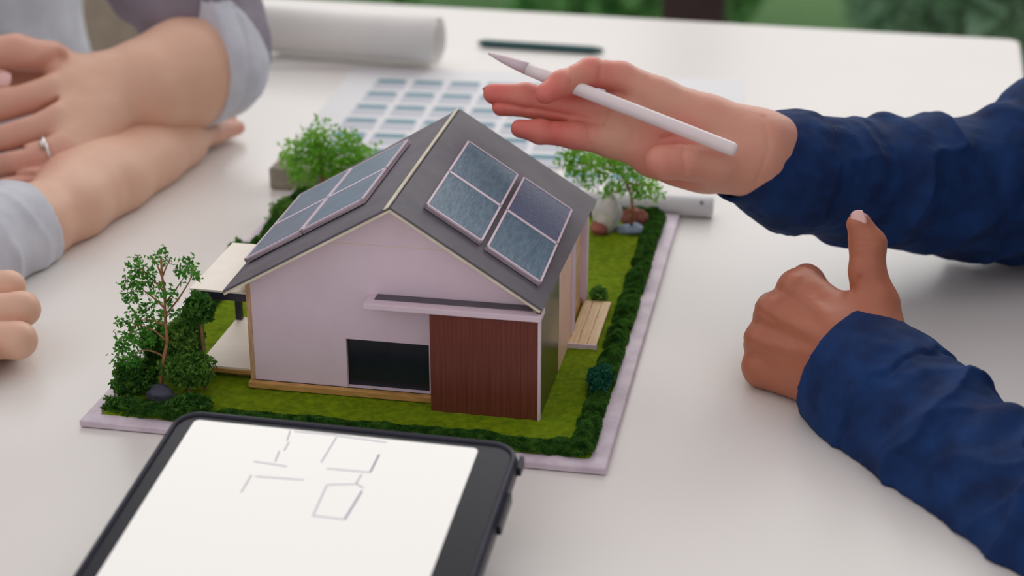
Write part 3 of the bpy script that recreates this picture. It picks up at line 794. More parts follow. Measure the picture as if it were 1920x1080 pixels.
# small dark printed mark on the right part of the sheet
p = onz(1330, 200, 0); MB().box(p[0], p[0] + 0.012, p[1] - 0.004, p[1] + 0.006, 0.0007, 0.0009).build('printed_mark', MAT['line'], sheet_o)

p0 = onz(896, 80, 0.004); p1 = onz(1132, 95, 0.004)
dp = nrm(p1 - p0)
pen = MB().tube([p0, p0 + dp * 0.004, p0 + dp * 0.006, p1 - dp * 0.012, p1 - dp * 0.004, p1], [0.0015, 0.0030, 0.0040, 0.0040, 0.003, 0.0015], 16).build('green_pencil', MAT['darkteal'], None, smooth=True)
tag(pen, 'dark teal pencil lying on the table near its far edge', 'pencil')

# white round plastic tube with a button, behind the far right tree
p0 = onz(1060, 372, 0.0085); p1 = onz(1338, 388, 0.0085); dp = nrm(p1 - p0)
wt_ = empty('white_tube', zc((p0 + p1) / 2, 0), 'white cylindrical stick with an end button behind the far right tree', 'stick')
MB().tube([p0, p0 + dp * 0.001, p1 - dp * 0.0015, p1], [0.0070, 0.0080, 0.0080, 0.0068], 32).build('barrel', MAT['whiteplastic'], wt_, smooth=True)
q = p1 - dp * 0.0075 + np.array([-0.001, -0.0062, 0.0048])
MB().tube([q, q + nrm([0, -0.8, 0.6]) * 0.0008], 0.0015, 14).build('button', MAT['metalgrey'], wt_)

# rolled drawings
p0 = onz(470, 52, 0.026); p1 = onz(822, 78, 0.026); dp = nrm(p1 - p0)
roll = empty('paper_roll', zc((p0 + p1) / 2, 0), 'loose white roll of drawings on the far left of the table', 'paper roll')
V = []; F = []
nt_ = 90; side = nrm(np.cross(dp, [0, 0, 1]))
for i in range(nt_):
    th = i / (nt_ - 1) * 2 * math.pi * 2.6; r_ = 0.0245 - 0.0075 * (1 - i / (nt_ - 1))
    for e_ in (p0, p1):
        V.append(e_ + side * r_ * math.cos(th) + np.array([0, 0, 1]) * r_ * math.sin(th))
for i in range(nt_ - 1): F.append((2 * i, 2 * i + 1, 2 * i + 3, 2 * i + 2))
ro = mesh_obj('rolled_sheet', V, F, MAT['paper'], roll, smooth=True)
so = ro.modifiers.new('solid', 'SOLIDIFY'); so.thickness = 0.0006
# flat loose sheet under the roll
a_ = onz(640, 118, 0); b2_ = onz(480, 108, 0)
c_ = [onz(350, 20, 0.0008), onz(820, 118, 0.0008), onz(850, 40, 0.0008), onz(600, -10, 0.0008)]
c_ = [onz(500, 128, 0.0004), onz(805, 124, 0.0004), onz(835, 60, 0.0004), onz(560, 50, 0.0004)]
o = MB().hexa(c_, [q + np.array([0, 0, 0.0005]) for q in c_]).build('loose_sheet', MAT['paper'])
tag(o, 'plain white sheet lying under the loose roll of drawings', 'paper')

# ------------------------------------------------------------------ hands, arms, clothes
def set_flush(o, V, tips, rad):
    at = o.data.attributes.new('flush', 'FLOAT', 'POINT')
    f = np.zeros(len(V))
    for t_, w in tips:
        d = np.linalg.norm(V - np.asarray(t_), axis=1)
        f = np.maximum(f, w * np.clip(1 - d / rad, 0, 1) ** 0.7)
    at.data.foreach_set('value', f.astype(np.float32))
def join_nets(parts):
    Vs = []; Fs = []; n = 0
    for V, F in parts: Vs.append(V); Fs.append(F + n); n += len(V)
    return np.concatenate(Vs), np.concatenate(Fs)
def nail(parent, c, d, nn, L, w, mt=None, label=None):
    """curved nail plate: centre, direction to the tip, outward normal"""
    d = nrm(d); nn = nrm(np.asarray(nn) - (np.asarray(nn) @ d) * d); s = np.cross(d, nn)
    V = []; F = []
    N1, N2 = 9, 9
    for i in range(N1):
        for j in range(N2):
            a_ = i / (N1 - 1) * 2 - 1; b_ = j / (N2 - 1) * 2 - 1
            x_ = a_ * math.sqrt(1 - 0.45 * b_ * b_); y_ = b_ * math.sqrt(1 - 0.35 * a_ * a_)
            V.append(np.asarray(c) + d * x_ * L / 2 + s * y_ * w / 2 + nn * (0.0002 - 0.0016 * (b_ ** 2) * w / 0.011 - 0.0008 * a_ * a_))
    for i in range(N1 - 1):
        for j in range(N2 - 1): F.append((i * N2 + j, i * N2 + j + 1, (i + 1) * N2 + j + 1, (i + 1) * N2 + j))
    o = mesh_obj('fingernail', V, F, mt or MAT['nail'], parent, smooth=True)
    so = o.modifiers.new('solid', 'SOLIDIFY'); so.thickness = 0.0006; so.offset = 0
    return o

def floor_clip(D, P, z=0.0008): return np.maximum(D, z - P[:, 2])

# ======== person at the right in navy
person_r = empty('person', (0.62, 0.15, -0.75), 'person in a navy shirt gesturing with a white stylus over the model', 'person')
D0 = 1.076
def H(px, py, dm=0.0): return A(px, py, D0 + dm / 1000.0).astype(np.float32)
fw = ROT[2].astype(np.float32)       # view direction used only as the palm normal of this hand
palm = [
    ([H(1425, 268), H(1330, 225, 2), H(1238, 186, 3)], [.0185, .0150, .0125]),
    ([H(1425, 278), H(1310, 240, 4), H(1186, 205, 5)], [.0185, .0155, .0120]),
    ([H(1418, 292), H(1300, 268, 3), H(1160, 232, 4)], [.0180, .0150, .0118]),
    ([H(1405, 308), H(1290, 300, 0), H(1145, 262, 1)], [.0160, .0145, .0108]),
    ([H(1385, 312, -2), H(1320, 316, -4), H(1225, 298, -1)], [.0160, .0145, .0110]),
]
thumb = ([H(1408, 292, -4), H(1345, 306, -13), H(1286, 304, -23), H(1240, 304, -28)], [.0175, .0145, .0108, .0106])
fingers_r = [
    ([H(1238, 186, 3), H(1165, 145, 0), H(1108, 135, -6), H(1052, 156, -16), H(1024, 176, -22)], [.0125, .0098, .0090, .0078, .0066]),
    ([H(1186, 205, 5), H(1070, 197, 5), H(985, 182, 6), H(926, 176, 7)], [.0120, .0092, .0088, .0068]),
    ([H(1160, 232, 4), H(1082, 210, 6), H(1000, 198, 8), H(940, 199, 8)], [.0115, .0088, .0078, .0062]),
    ([H(1145, 262, 1), H(1078, 254, -2), H(1012, 247, -3), H(974, 241, -3)], [.0100, .0083, .0074, .0058]),
]
forearm = ([H(1436, 285), H(1520, 300, 12), H(1640, 330, 35)], [.0195, .0245, .030])
def crease(P, pts, w, depth):
    v = ROT[2].astype(np.float32)
    Q_ = P - np.outer(P @ v, v)
    d = None
    for a_, b_ in zip(pts[:-1], pts[1:]):
        a_ = a_ - v * (a_ @ v); b_ = b_ - v * (b_ @ v)
        e = rcone(Q_, a_, b_, 0, 0); d = e if d is None else np.minimum(d, e)
    return depth * np.exp(-(d / w) ** 2)
HC = [([H(1238, 262), H(1275, 254), H(1320, 262), H(1365, 290)], .0016, .0016),
      ([H(1165, 175), H(1190, 225), H(1180, 275)], .0014, .0005),
      ([H(1140, 205), H(1128, 235)], .0009, .0008),
      ([H(1102, 238), H(1106, 275)], .0009, .0009),
      ([H(1034, 230), H(1038, 268)], .0008, .0006),
      ([H(1048, 195), H(1052, 222)], .0008, .0006),
      ([H(1128, 108), H(1120, 160)], .0012, .0007),
      ([H(1062, 132), H(1070, 172)], .0009, .0007),
      ([H(1276, 276), H(1270, 300), H(1276, 330)], .0010, .0007),
      ([H(1425, 225), H(1432, 285), H(1410, 345)], .0012, .0006),
      ([H(1100, 222), H(1010, 205), H(925, 192)], .0010, .0012)]
def hand_r(P):
    d = None
    for pts, rad in palm: d = smin(d, chain(P, pts, rad, .004), .010)
    fa = rcone(P, H(1425, 270, 2), H(1520, 300, 28), .0190, .0215)
    fb = rcone(P, H(1415, 308, 2), H(1515, 338, 28), .0170, .0210)
    d = smin(smin(d, fa, .012), fb, .012)
    d = smin(d, chain(P, thumb[0], thumb[1], .003), .0045)
    res = d
    for pts, rad in fingers_r:
        f = chain(P, pts, rad, .0030)
        res = np.minimum(res, smin(d, f, .0055))
    # creases across the palm-side finger joints
    for pts_, w_, dp_ in HC: res = res + crease(P, pts_, w_, dp_)
    return res + 0.00028 * vnoise(P, 110.) + 0.00010 * vnoise(P, 420.)
lo, hi = bounds([p for pts, _ in palm + fingers_r + [thumb] for p in pts] + [H(1520, 300, 28), H(1515, 345, 28)], 0.030)
Vr, Fr = nets(hand_r, lo, hi, 0.0012)

# resting fist
def G(px, py, d): return A(px, py, d).astype(np.float32)
fpalm = [
    ([G(1612, 640, .990), G(1500, 545, 1.018)], [.0185, .0135]),
    ([G(1600, 662, .985), G(1458, 590, 1.014)], [.0185, .0130]),
    ([G(1585, 690, .988), G(1438, 640, 1.016)], [.0185, .0128]),
    ([G(1562, 715, .992), G(1432, 690, 1.020)], [.0180, .0118]),
    ([G(1600, 650, 1.010), G(1530, 640, 1.045)], [.0180, .0180]),
]
fthumb = ([G(1640, 650, .990), G(1640, 570, .990), G(1626, 510, .990), G(1627, 458, .990), G(1611, 421, .988)], [.0180, .0140, .0104, .0104, .0073])
ffing = [
    ([G(1500, 545, 1.018), G(1512, 528, 1.050), G(1550, 570, 1.058), G(1570, 590, 1.040)], [.0130, .0105, .0095, .0082]),
    ([G(1456, 588, 1.014), G(1450, 580, 1.052), G(1500, 610, 1.062), G(1530, 625, 1.046)], [.0128, .0105, .0095, .0082]),
    ([G(1436, 638, 1.016), G(1434, 632, 1.046), G(1480, 650, 1.058), G(1520, 665, 1.044)], [.0124, .0102, .0092, .0080]),
    ([G(1430, 688, 1.020), G(1432, 680, 1.040), G(1475, 690, 1.046), G(1510, 700, 1.034)], [.0115, .0095, .0086, .0076]),
]
FC = [([G(1594, 452, 1), G(1652, 458, 1)], .0009, .0005), ([G(1594, 462, 1), G(1654, 468, 1)], .0008, .0004),
      ([G(1600, 520, 1), G(1590, 545, 1)], .0012, .0012), ([G(1420, 578, 1), G(1450, 600, 1)], .0012, .0006), ([G(1402, 640, 1), G(1436, 655, 1)], .0012, .0006)]
def hand_f(P):
    d = None
    for pts, rad in fpalm: d = smin(d, chain(P, pts, rad, .004), .008)
    fa = rcone(P, G(1605, 655, .988), G(1760, 790, .945), .024, .030)
    fb = rcone(P, G(1575, 705, .990), G(1720, 830, .945), .021, .028)
    d = smin(smin(d, fa, .012), fb, .012)
    d = smin(d, chain(P, fthumb[0], fthumb[1], .003), .011)
    res = d
    for pts, rad in ffing: res = np.minimum(res, smin(d, chain(P, pts, rad, .003), .004))
    # knuckle bumps and tendons
    for (px, py, dd) in ((1488, 538, 1.008), (1445, 583, 1.006), (1424, 636, 1.009), (1420, 688, 1.013)):
        res = smin(res, rcone(P, G(px, py, dd), G(px + 10, py + 6, dd - .001), .0075, .006), .006)
    for (a_, b_) in (((1498, 548, 1.004), (1590, 632, .968)), ((1458, 592, 1.001), (1585, 655, .968)), ((1438, 642, 1.003), (1572, 680, .970))):
        res = smin(res, rcone(P, G(*a_), G(*b_), .0022, .0012), .006)
    for pts_, w_, dp_ in FC: res = res + crease(P, pts_, w_, dp_)
    res = res + 0.00030 * vnoise(P, 120.) + 0.0001 * vnoise(P, 420.)
    return floor_clip(res, P)
lo, hi = bounds([p for pts, _ in fpalm + ffing + [fthumb] for p in pts] + [G(1740, 800, .95)], 0.028)
Vf, Ff = nets(hand_f, lo, hi, 0.0012)
V, F = join_nets([(Vr, Fr), (Vf, Ff)])
# the fist is more tanned than the raised hand
split = len(Vr)
body = mesh_obj('body', V, F, MAT['skin_r'], person_r, smooth=True)
set_flush(body, V, [(H(1024, 176, -22), .9), (H(926, 176, 7), 1.0), (H(940, 199, 8), 1.0), (H(985, 185, 6), .9), (H(974, 241, -3), 1.0), (H(1040, 250, -3), .9), (H(1238, 303, -23), .5), (H(1108, 135, -6), .7), (H(1060, 200, 5), .8), (H(1260, 290, -12), .6)], 0.030)
body.data.materials.append(MAT['skin_b'])
mi = np.zeros(len(body.data.polygons), np.int32); mi[len(Fr):] = 1
body.data.polygons.foreach_set('material_index', mi)
upw = np.array([0.1, 0.55, 0.8])
nail(person_r, H(1012, 163, -19), H(1008, 182, -25) - H(1040, 150, -16), -ROT[0] * 0.7 - ROT[1] * 0.6 + ROT[2] * 0.3, .010, .008)
nail(person_r, H(918, 161, 9), H(905, 170, 7) - H(940, 158, 7), -ROT[1] + ROT[2] * 0.35 - 0.4 * ROT[0], .010, .008)
nail(person_r, G(1609, 411, .9818), G(1606, 395, .99) - G(1622, 440, .99), -ROT[2] - 0.5 * ROT[0], .0105, .0085)

# sleeves and shirt of the navy person
def cloth_noise(P, dirv, freq, amp, warp=0.012, seed=0.0):
    w = vnoise(P + seed, 22.) * warp + vnoise(P + seed + 5, 55.) * warp * 0.35
    s = (P @ np.asarray(dirv, np.float32) + w) * freq
    r = 1 - np.abs(np.sin(s))          # sharp ridges
    m = np.clip(0.5 + 0.9 * vnoise(P + seed + 11, 14.), 0, 1)
    return amp * (r ** 1.6) * m
SU = [G(1400, 296, 1.083), G(1500, 326, 1.108), G(1600, 340, 1.130), G(1700, 347, 1.150), G(1800, 350, 1.165), G(1900, 345, 1.180), G(1990, 330, 1.195)]
RU = [.0285, .0355, .0395, .0420, .0450, .0500, .0550]
SL = [G(1600, 697, .990), G(1676, 772, .970), G(1762, 850, .940), G(1862, 937, .905), G(1980, 1034, .870), G(2110, 1120, .840)]
RL = [.0380, .0400, .0415, .0425, .0440, .0470]
SHU = np.array([0.72, 0.42, 0.40], np.float32); SHL = np.array([0.74, 0.02, 0.38], np.float32)
axu = nrm(SU[2] - SU[0]).astype(np.float32); axl = nrm(SL[2] - SL[0]).astype(np.float32)
cun = nrm(nrm(SU[1] - SU[0]) - 0.30 * nrm(ROT[0] * 0.35 - ROT[1] * 1.0) * 0 ).astype(np.float32)
CT, CNN, CB = A(1405, 213, 1.083), A(1462, 278, 1.056), A(1366, 366, 1.080)
CN = nrm(np.cross(CB - CT, CNN - CT)); CN = (CN if CN @ axu > 0 else -CN).astype(np.float32)
CT = CT.astype(np.float32)
def sleeve_u(P):
    d = chain(P, SU, RU, .020)
    d = smin(d, rcone(P, SU[-1], SHU, .056, .075), .03)
    t_ = (P - SU[0]) @ axu
    am = np.clip((t_ - .035) / .03, 0, 1)
    dirf = nrm(axu + 0.55 * ROT[1])
    fold = cloth_noise(P, dirf, 58., .0095, .020, 0.3) + cloth_noise(P, nrm(axu - 0.7 * ROT[1]), 88., .0052, .016, 2.2)
    d = d - am * (fold - .003) - 0.0005 * vnoise(P, 160.) - 0.0014 * np.exp(-((t_ - .047) / .016) ** 2) * vnoise(P, 130.) - .0012 * np.clip((.047 - t_) / .002, 0, 1)
    # named folds
    for a_, b_, r0, r1 in ((G(1655, 238, 1.135), G(1730, 330, 1.106), .010, .005), (G(1700, 255, 1.125), G(1800, 330, 1.118), .007, .004), (G(1875, 235, 1.160), G(1890, 350, 1.128), .016, .008), (G(1590, 250, 1.105), G(1640, 340, 1.088), .006, .004)):
        d = smin(d, rcone(P, a_, b_, r0, r1), .008)
    # seam groove behind the cuff band
    d = d + 0.0017 * np.exp(-((t_ - .047 + .003 * vnoise(P, 120.)) / .0020) ** 2) + 0.0006 * np.exp(-((t_ - .005) / .001) ** 2)
    # hollow opening and cut plane
    inner = rcone(P, SU[0] - axu * .05, SU[0] + axu * .022, .0262, .0262)
    d = np.maximum(d, -inner)
    d = np.maximum(d, -((P - CT) @ CN))
    return np.where(P[:, 0] < 0.53, floor_clip(d, P), d)
lo, hi = bounds(SU, .085)
hi = np.minimum(hi, [0.66, 1, 1]); hi[2] += 0.05
Vu, Fu = nets(sleeve_u, lo, hi, 0.0015)
def sleeve_l(P):
    d = chain(P, SL, RL, .020)
    d = smin(d, rcone(P, SL[-1], SHL, .050, .072), .03)
    t_ = (P - SL[0]) @ axl
    am = np.clip((t_ - .040) / .03, 0, 1)
    fold = cloth_noise(P, nrm(axl + 0.8 * ROT[0]), 52., .0095, .022, 4.4) + cloth_noise(P, nrm(axl - 0.6 * ROT[0]), 90., .0050, .016, 6.1)
    d = d - am * (fold - .003) - 0.0005 * vnoise(P, 160.) - 0.0016 * np.exp(-((t_ - .040) / .016) ** 2) * vnoise(P, 130.) - .0013 * np.clip((.040 - t_) / .002, 0, 1)
    for a_, b_, r0, r1 in ((G(1770, 885, .900), G(1890, 800, .890), .010, .013), (G(1720, 730, .955), G(1800, 800, .915), .010, .007), (G(1690, 855, .928), G(1770, 885, .900), .008, .010), (G(1610, 700, .952), G(1650, 790, .945), .004, .003), (G(1650, 690, .955), G(1665, 760, .945), .003, .003)):
        d = smin(d, rcone(P, a_, b_, r0, r1), .008)
    d = d + 0.0018 * np.exp(-((t_ - .040 + .004 * vnoise(P, 120.)) / .0020) ** 2) + 0.0
    inner = rcone(P, SL[0] - axl * .05, SL[0] - axl * .004, .0335, .0335)
    d = np.maximum(d, -inner)
    cutn = nrm(axl + ROT[0] * 0.12 - ROT[1] * 0.1).astype(np.float32)
    d = np.maximum(d, -((P - SL[0]) @ cutn) - .007)
    return floor_clip(d, P)
lo, hi = bounds(SL, .070)
lo[2] = -0.002
Vl, Fl = nets(sleeve_l, lo, hi, 0.0015)
# torso and upper arms beyond the frame
TR = np.array([0.80, 0.20, 0.28], np.float32); TB = np.array([0.80, 0.20, -0.28], np.float32)
def torso_r(P):
    d = rcone(P, TR, TB, .15, .15)
    d = smin(d, rcone(P, SHU, SHL, .080, .080), .06)
    d = smin(d, rcone(P, SU[-1] * .75 + SHU * .25, SHU, .061, .075), .03)
    d = smin(d, rcone(P, SL[-1] * .82 + SHL * .18, SHL, .054, .072), .03)
    d = d - cloth_noise(P, (0.3, 0.2, 1), 40., .006, .03, 8.)
    return np.where(P[:, 0] < 0.53, floor_clip(d, P), d)
lo, hi = bounds([TR, TB, SHU, SHL, SU[-1], SL[-1]], .16)
lo[0] = 0.42
Vt, Ft = nets(torso_r, lo, hi, 0.006)
V, F = join_nets([(Vu, Fu), (Vl, Fl), (Vt, Ft)])
shirt = mesh_obj('shirt', V, F, MAT['navy'], person_r, smooth=True)
shirt['label'] = 'navy blue cotton shirt with buttoned cuffs'

# stylus held between the fingers
q0 = A(915, 100, 1.076); q1 = A(1382, 283, 1.037); dp = nrm(q1 - q0); Lp = np.linalg.norm(q1 - q0)
st = empty('stylus', (q0 + q1) / 2, 'white stylus held between the fingers of the raised hand', 'stylus')
sr = 0.00435
MB().tube([q0 + dp * 0.028, q0 + dp * 0.040, q1 - dp * 0.004, q1 - dp * 0.0018, q1 - dp * 0.0005, q1], [sr * .93, sr, sr, sr * .9, sr * .65, sr * .25], 28).build('barrel', MAT['pencil'], st, smooth=True)
MB().tube([q0, q0 + dp * 0.001, q0 + dp * 0.010, q0 + dp * 0.020, q0 + dp * 0.028], [.0004, .0008, .0024, .0035, sr * .93], 28).build('tip', MAT['penciltip'], st, smooth=True)

# ======== folded-arms person at the far left
person_l = empty('person', (-0.62, 0.55, -0.75), 'person with folded bare forearms, a silver ring and a light grey shirt', 'person')
LH_m = [  # metacarpals of the ringed hand
    ([G(175, 165, 1.355), G(102, 172, 1.330)], [.026, .0150]),
    ([G(178, 195, 1.345), G(112, 225, 1.312)], [.026, .0145]),
    ([G(178, 220, 1.335), G(122, 278, 1.298)], [.025, .0140]),
    ([G(170, 240, 1.330), G(128, 322, 1.290)], [.024, .0130]),
]
LH_f = [
    ([G(100, 172, 1.330), G(10, 196, 1.315), G(-70, 220, 1.310)], [.0150, .0128, .011]),
    ([G(110, 228, 1.312), G(10, 258, 1.298), G(-70, 285, 1.300)], [.0142, .0118, .011]),
    ([G(120, 282, 1.296), G(30, 306, 1.284), G(-50, 325, 1.290)], [.0136, .0112, .010]),
    ([G(124, 328, 1.286), G(65, 338, 1.276), G(10, 349, 1.270)], [.0120, .0098, .0080]),
]
LH_t = ([G(165, 165, 1.355), G(95, 118, 1.345), G(30, 98, 1.335), G(-50, 100, 1.325)], [.0215, .0165, .0140, .0120])
LH_p = ([G(-80, 128, 1.37), G(20, 128, 1.372), G(70, 135, 1.372)], [.018, .016, .012])
LH_o = ([G(-60, 160, 1.335), G(-18, 152, 1.328), G(2, 149, 1.325)], [.0105, .0095, .0080])
LC = [([G(-40, 248, 1.305), G(0, 235, 1.305), G(60, 212, 1.305), G(100, 184, 1.305)], .0022, .0050), ([G(-40, 300, 1.305), G(0, 291, 1.305), G(60, 283, 1.305)], .0016, .0035),
      ([G(-20, 346, 1.305), G(40, 335, 1.305), G(90, 334, 1.305)], .0015, .0030), ([G(92, 98, 1.305), G(55, 125, 1.305), G(20, 140, 1.305)], .0055, .0080), ([G(128, 330, 1.305), G(145, 300, 1.305)], .0014, .0015)]
def hand_l(P):
    d = None
    for pts, rad in LH_m: d = smin(d, chain(P, pts, rad, .004), .009)
    arm = chain(P, [G(168, 195, 1.352), G(270, 168, 1.375), G(350, 138, 1.405), G(395, 128, 1.415)], [.0300, .0370, .0425, .0400], .015)
    d = smin(d, arm, .014)
    d2 = smin(d, chain(P, LH_t[0], LH_t[1], .004), .006)
    res = d2
    for pts, rad in LH_f: res = np.minimum(res, smin(d, chain(P, pts, rad, .003), .0022))
    for pts_, w_, dp_ in LC: res = res + crease(P, pts_, w_, dp_)
    res = np.minimum(res, chain(P, LH_o[0], LH_o[1], .003))
    res = np.minimum(res, chain(P, LH_p[0], LH_p[1], .004))
    return floor_clip(res + 0.0003 * vnoise(P, 100.), P)
lo, hi = bounds([p for pts, _ in LH_m + LH_f + [LH_t] for p in pts] + [G(440, 130, 1.41)], .045)
V1, F1 = nets(hand_l, lo, hi, 0.0017)
AB = ([G(-60, 480, 1.165), G(50, 425, 1.210), G(130, 386, 1.253), G(215, 340, 1.305), G(290, 298, 1.358), G(350, 268, 1.405)], [.030, .0272, .0262, .0228, .0180, .0140])
ABf = [([G(345, 266, 1.405), G(400, 252, 1.437), G(446, 239, 1.462)], [.0110, .0085, .0062]),
       ([G(340, 258, 1.415), G(395, 240, 1.445), G(430, 226, 1.472)], [.0120, .009, .007]),
       ([G(335, 250, 1.425), G(390, 228, 1.455), G(425, 212, 1.480)], [.0120, .009, .007]),
       ([G(330, 244, 1.435), G(380, 218, 1.465), G(415, 200, 1.490)], [.0120, .009, .007])]
def arm_b(P):
    d = chain(P, AB[0], AB[1], .012)
    d = smin(d, chain(P, [G(130, 345, 1.29), G(215, 308, 1.345), G(310, 264, 1.405)], [.017, .018, .013], .01), .045)
    res = d
    for pts, rad in ABf: res = np.minimum(res, smin(d, chain(P, pts, rad, .003), .008))
    return floor_clip(res + 0.0003 * vnoise(P, 100.), P)
lo, hi = bounds([p for pts, _ in ABf + [AB] for p in pts], .040)
V2, F2 = nets(arm_b, lo, hi, 0.0019)
V, F = join_nets([(V1, F1), (V2, F2)])
bl_ = mesh_obj('body', V, F, MAT['skin_l'], person_l, smooth=True)
set_flush(bl_, V, [(G(60, 338, 1.276), .8), (G(10, 200, 1.315), .6), (G(10, 260, 1.30), .7), (G(30, 306, 1.284), .7), (G(40, 98, 1.335), .7), (G(440, 240, 1.46), .7)], .045)
nail(person_l, G(14, 345, 1.2635), G(0, 350, 1.27) - G(60, 338, 1.27), -ROT[2] - .2 * ROT[1], .013, .010)
nail(person_l, G(4, 147, 1.3165), ROT[0], -ROT[2] - .3 * ROT[1], .014, .013)
# ring around the ring finger
rc = G(88, 289, 1.290); fdir = nrm(G(30, 306, 1.284) - G(120, 282, 1.296)); e1 = nrm(np.cross(fdir, [0, 0, 1])); e2 = np.cross(fdir, e1)
mb = MB().tube([rc + .0134 * (math.cos(t_) * e1 + math.sin(t_) * e2) for t_ in np.linspace(0, 2 * math.pi, 41)], .0011, 8, cap=False)
st_p = rc + .0137 * nrm(-ROT[2] - .55 * ROT[1])
mb.tube([st_p - ROT[1] * .003, st_p + ROT[1] * .003], [.0022, .0022], 8)
mb.build('ring', MAT['silver'], person_l, smooth=True)['label'] = 'silver ring with a small stone'
# rolled-up sleeve, upper arm, torso
cu = [G(400, 128, 1.402), G(442, 112, 1.412)]
UA = [G(394, 118, 1.418), G(398, 80, 1.425), G(365, -10, 1.44), G(285, -110, 1.47), G(190, -230, 1.52)]
shl = UA[-1]
TL_ = np.array([-0.60, 0.74, 0.30], np.float32); TL2 = np.array([-0.56, 0.70, -0.30], np.float32)
cax = nrm(G(430, 130, 1.41) - G(300, 160, 1.38)).astype(np.float32)
CT2, CM2, CB2 = A(345, 30, 1.41), A(443, 130, 1.372), A(405, 234, 1.40)
CN2 = nrm(np.cross(CB2 - CT2, CM2 - CT2)); CN2 = (CN2 if CN2 @ cax > 0 else -CN2).astype(np.float32)
CT2 = CT2.astype(np.float32)
def sleeve_a(P):
    d = chain(P, [G(362, 134, 1.405), G(395, 124, 1.415)], [.0470, .0445], .01)
    d = smin(d, chain(P, UA, [.042, .044, .050, .056, .065], .02), .014)
    t_ = (P - G(380, 133, 1.40)) @ CN2
    am = np.clip((t_ - .02) / .02, 0, 1)
    d = d - am * cloth_noise(P, nrm([.4, .2, 1]), 70., .006, .02, 3.) - .0006 * vnoise(P, 90.)
    d = d + .0018 * np.exp(-((t_ - .018) / .002) ** 2)
    inner = rcone(P, G(300, 160, 1.39), G(370, 134, 1.407), .0415, .0415)
    d = np.maximum(d, -inner)
    return floor_clip(np.maximum(d, -((P - CT2) @ CN2)), P)
lo, hi = bounds([G(388, 133, 1.40), G(430, 122, 1.4)] + UA[:4], .070)
Va, Fa = nets(sleeve_a, lo, hi, .0018)
SB = [G(64, 422, 1.218), G(10, 444, 1.200), G(-80, 480, 1.160), G(-200, 520, 1.12)]
bax = nrm(SB[1] - SB[0]).astype(np.float32)
def sleeve_b(P):
    d = chain(P, SB, [.0300, .0330, .038, .045], .02)
    t_ = (P - SB[0]) @ bax
    d = d - np.clip(t_ / .03, 0, 1) * cloth_noise(P, nrm(bax + .6 * ROT[0]), 90., .0045, .015, 5.) - .0005 * vnoise(P, 90.)
    inner = rcone(P, SB[0] - bax * .04, SB[0] + bax * .006, .0278, .0278)
    d = np.maximum(d, -inner)
    return floor_clip(np.maximum(d, -((P - SB[0]) @ bax)), P)
lo, hi = bounds(SB, .060)
Vb, Fb = nets(sleeve_b, lo, hi, .0022)
def torso_l(P):
    d = rcone(P, TL_, TL2, .155, .16)
    d = smin(d, chain(P, UA[2:], [.052, .058, .065], .02), .05)
    d = smin(d, chain(P, [SB[-1], np.array([-0.52, 0.40, 0.15]), np.array([-0.66, 0.62, 0.36])], [.047, .055, .068], .03), .05)
    d = d - cloth_noise(P, (0.5, 0.3, 1), 35., .008, .04, 8.)
    return np.where(P[:, 0] > -0.40, floor_clip(d, P), d)
lo, hi = bounds([TL_, TL2, UA[-1], UA[2], SB[-1], [-0.66, 0.62, 0.36]], .18)
Vt, Ft = nets(torso_l, lo, hi, .006)
V, F = join_nets([(Va, Fa), (Vb, Fb), (Vt, Ft)])
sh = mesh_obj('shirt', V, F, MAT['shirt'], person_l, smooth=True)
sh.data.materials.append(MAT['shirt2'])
mi = np.zeros(len(sh.data.polygons), np.int32)  # upper-arm faces get the darker cotton, painting in the body's shade
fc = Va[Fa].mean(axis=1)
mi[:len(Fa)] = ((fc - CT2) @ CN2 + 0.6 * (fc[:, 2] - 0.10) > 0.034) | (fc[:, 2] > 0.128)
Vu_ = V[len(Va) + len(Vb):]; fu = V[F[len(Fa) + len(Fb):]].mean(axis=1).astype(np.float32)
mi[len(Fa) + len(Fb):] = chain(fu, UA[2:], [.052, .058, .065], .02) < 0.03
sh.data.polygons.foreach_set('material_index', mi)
sh['label'] = 'light grey shirt with rolled-up sleeves'

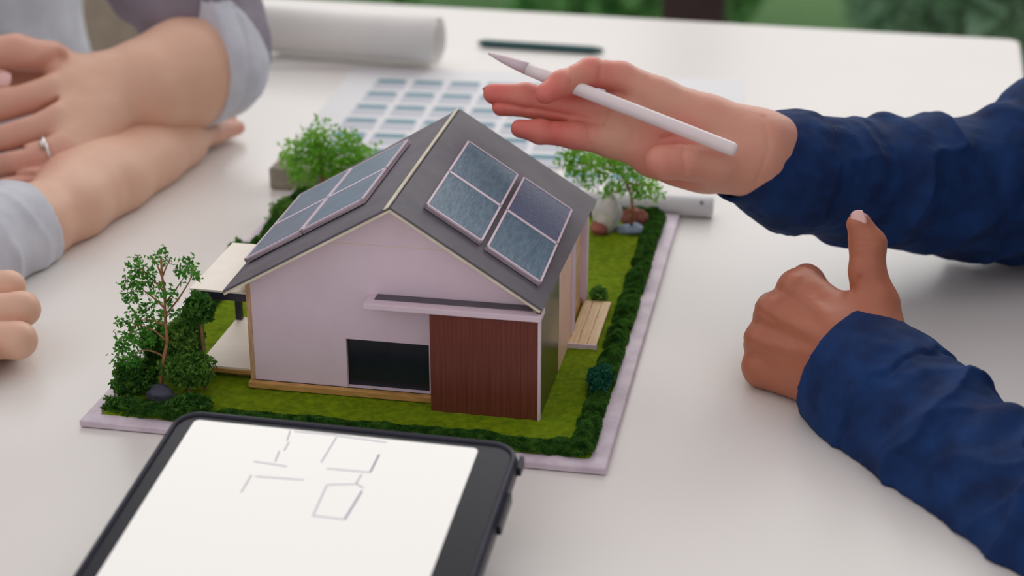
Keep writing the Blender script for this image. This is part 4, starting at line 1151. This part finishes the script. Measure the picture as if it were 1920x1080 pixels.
# ======== second person at the left front: a loosely closed hand
person_n = empty('person', (-0.62, 0.02, -0.75), 'person of whom only a closed hand shows at the left edge', 'person')
NF = [
    ([G(-110, 560, 1.060), G(15, 538, 1.066), G(0, 575, 1.085), G(-50, 600, 1.085)], [.014, .0102, .0095, .009]),
    ([G(-115, 600, 1.050), G(40, 580, 1.050), G(20, 600, 1.075), G(-40, 620, 1.078)], [.014, .0110, .0098, .009]),
    ([G(-115, 640, 1.040), G(34, 638, 1.034), G(15, 640, 1.058), G(-40, 650, 1.060)], [.014, .0112, .0098, .009]),
    ([G(-115, 670, 1.030), G(-40, 668, 1.020), G(-50, 668, 1.040), G(-90, 670, 1.045)], [.013, .0095, .0088, .008]),
]
def hand_n(P):
    d = chain(P, [G(-115, 600, 1.055), G(-230, 640, 1.03), G(-420, 700, 1.0)], [.030, .028, .036], .02)
    d = smin(d, chain(P, [G(-115, 640, 1.045), G(-230, 650, 1.03)], [.026, .026], .02), .01)
    res = d
    for pts, rad in NF: res = np.minimum(res, smin(d, chain(P, pts, rad, .003), .006))
    return floor_clip(res + .0003 * vnoise(P, 100.), P)
lo, hi = bounds([p for pts, _ in NF for p in pts] + [G(-420, 700, 1.0)], .040)
V, F = nets(hand_n, lo, hi, .0015)
bn = mesh_obj('body', V, F, MAT['skin_l'], person_n, smooth=True)
set_flush(bn, V, [(G(20, 602, 1.06), .9)], .02)
NS = [G(-300, 665, 1.01), G(-420, 700, .99), np.array([-0.42, -0.06, 0.05]), np.array([-0.52, -0.08, 0.12]), np.array([-0.66, 0.0, 0.36])]
def sleeve_n(P):
    d = chain(P, NS, [.040, .044, .050, .055, .070], .03)
    d = smin(d, rcone(P, np.array([-0.74, 0.10, 0.28]), np.array([-0.72, 0.08, -0.30]), .15, .15), .06)
    d = d - cloth_noise(P, (.5, .3, 1), 45., .006, .03, 2.)
    return np.where(P[:, 0] > -0.42, floor_clip(d, P), d)
lo, hi = bounds(NS + [np.array([-0.74, 0.10, 0.28]), np.array([-0.72, 0.08, -0.30])], .17)
V, F = nets(sleeve_n, lo, hi, .006)
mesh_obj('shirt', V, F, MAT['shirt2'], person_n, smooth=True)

# ------------------------------------------------------------------ beige chair beyond the folded arms
cc = A(120, 40, 2.35)
ch = empty('chair', (cc[0], cc[1], -0.75), 'beige upholstered chair behind the folded arms at the far left', 'chair')
cxx, cyy = cc[0], cc[1]
MB().box(cxx - .24, cxx + .24, cyy - .03, cyy + .04, -0.36, 0.16).build('backrest', MAT['chair'], ch, bevel=.03, segs=3)
MB().box(cxx - .24, cxx + .24, cyy + .04, cyy + .46, -0.36, -0.28).build('seat', MAT['chair'], ch, bevel=.025, segs=3)
for sx in (-.2, .2):
    for sy in (.02, .42):
        MB().tube([(cxx + sx, cyy + sy, -0.75), (cxx + sx * .95, cyy + sy, -0.35)], [.012, .016], 12).build('leg', MAT['mullion'], ch)
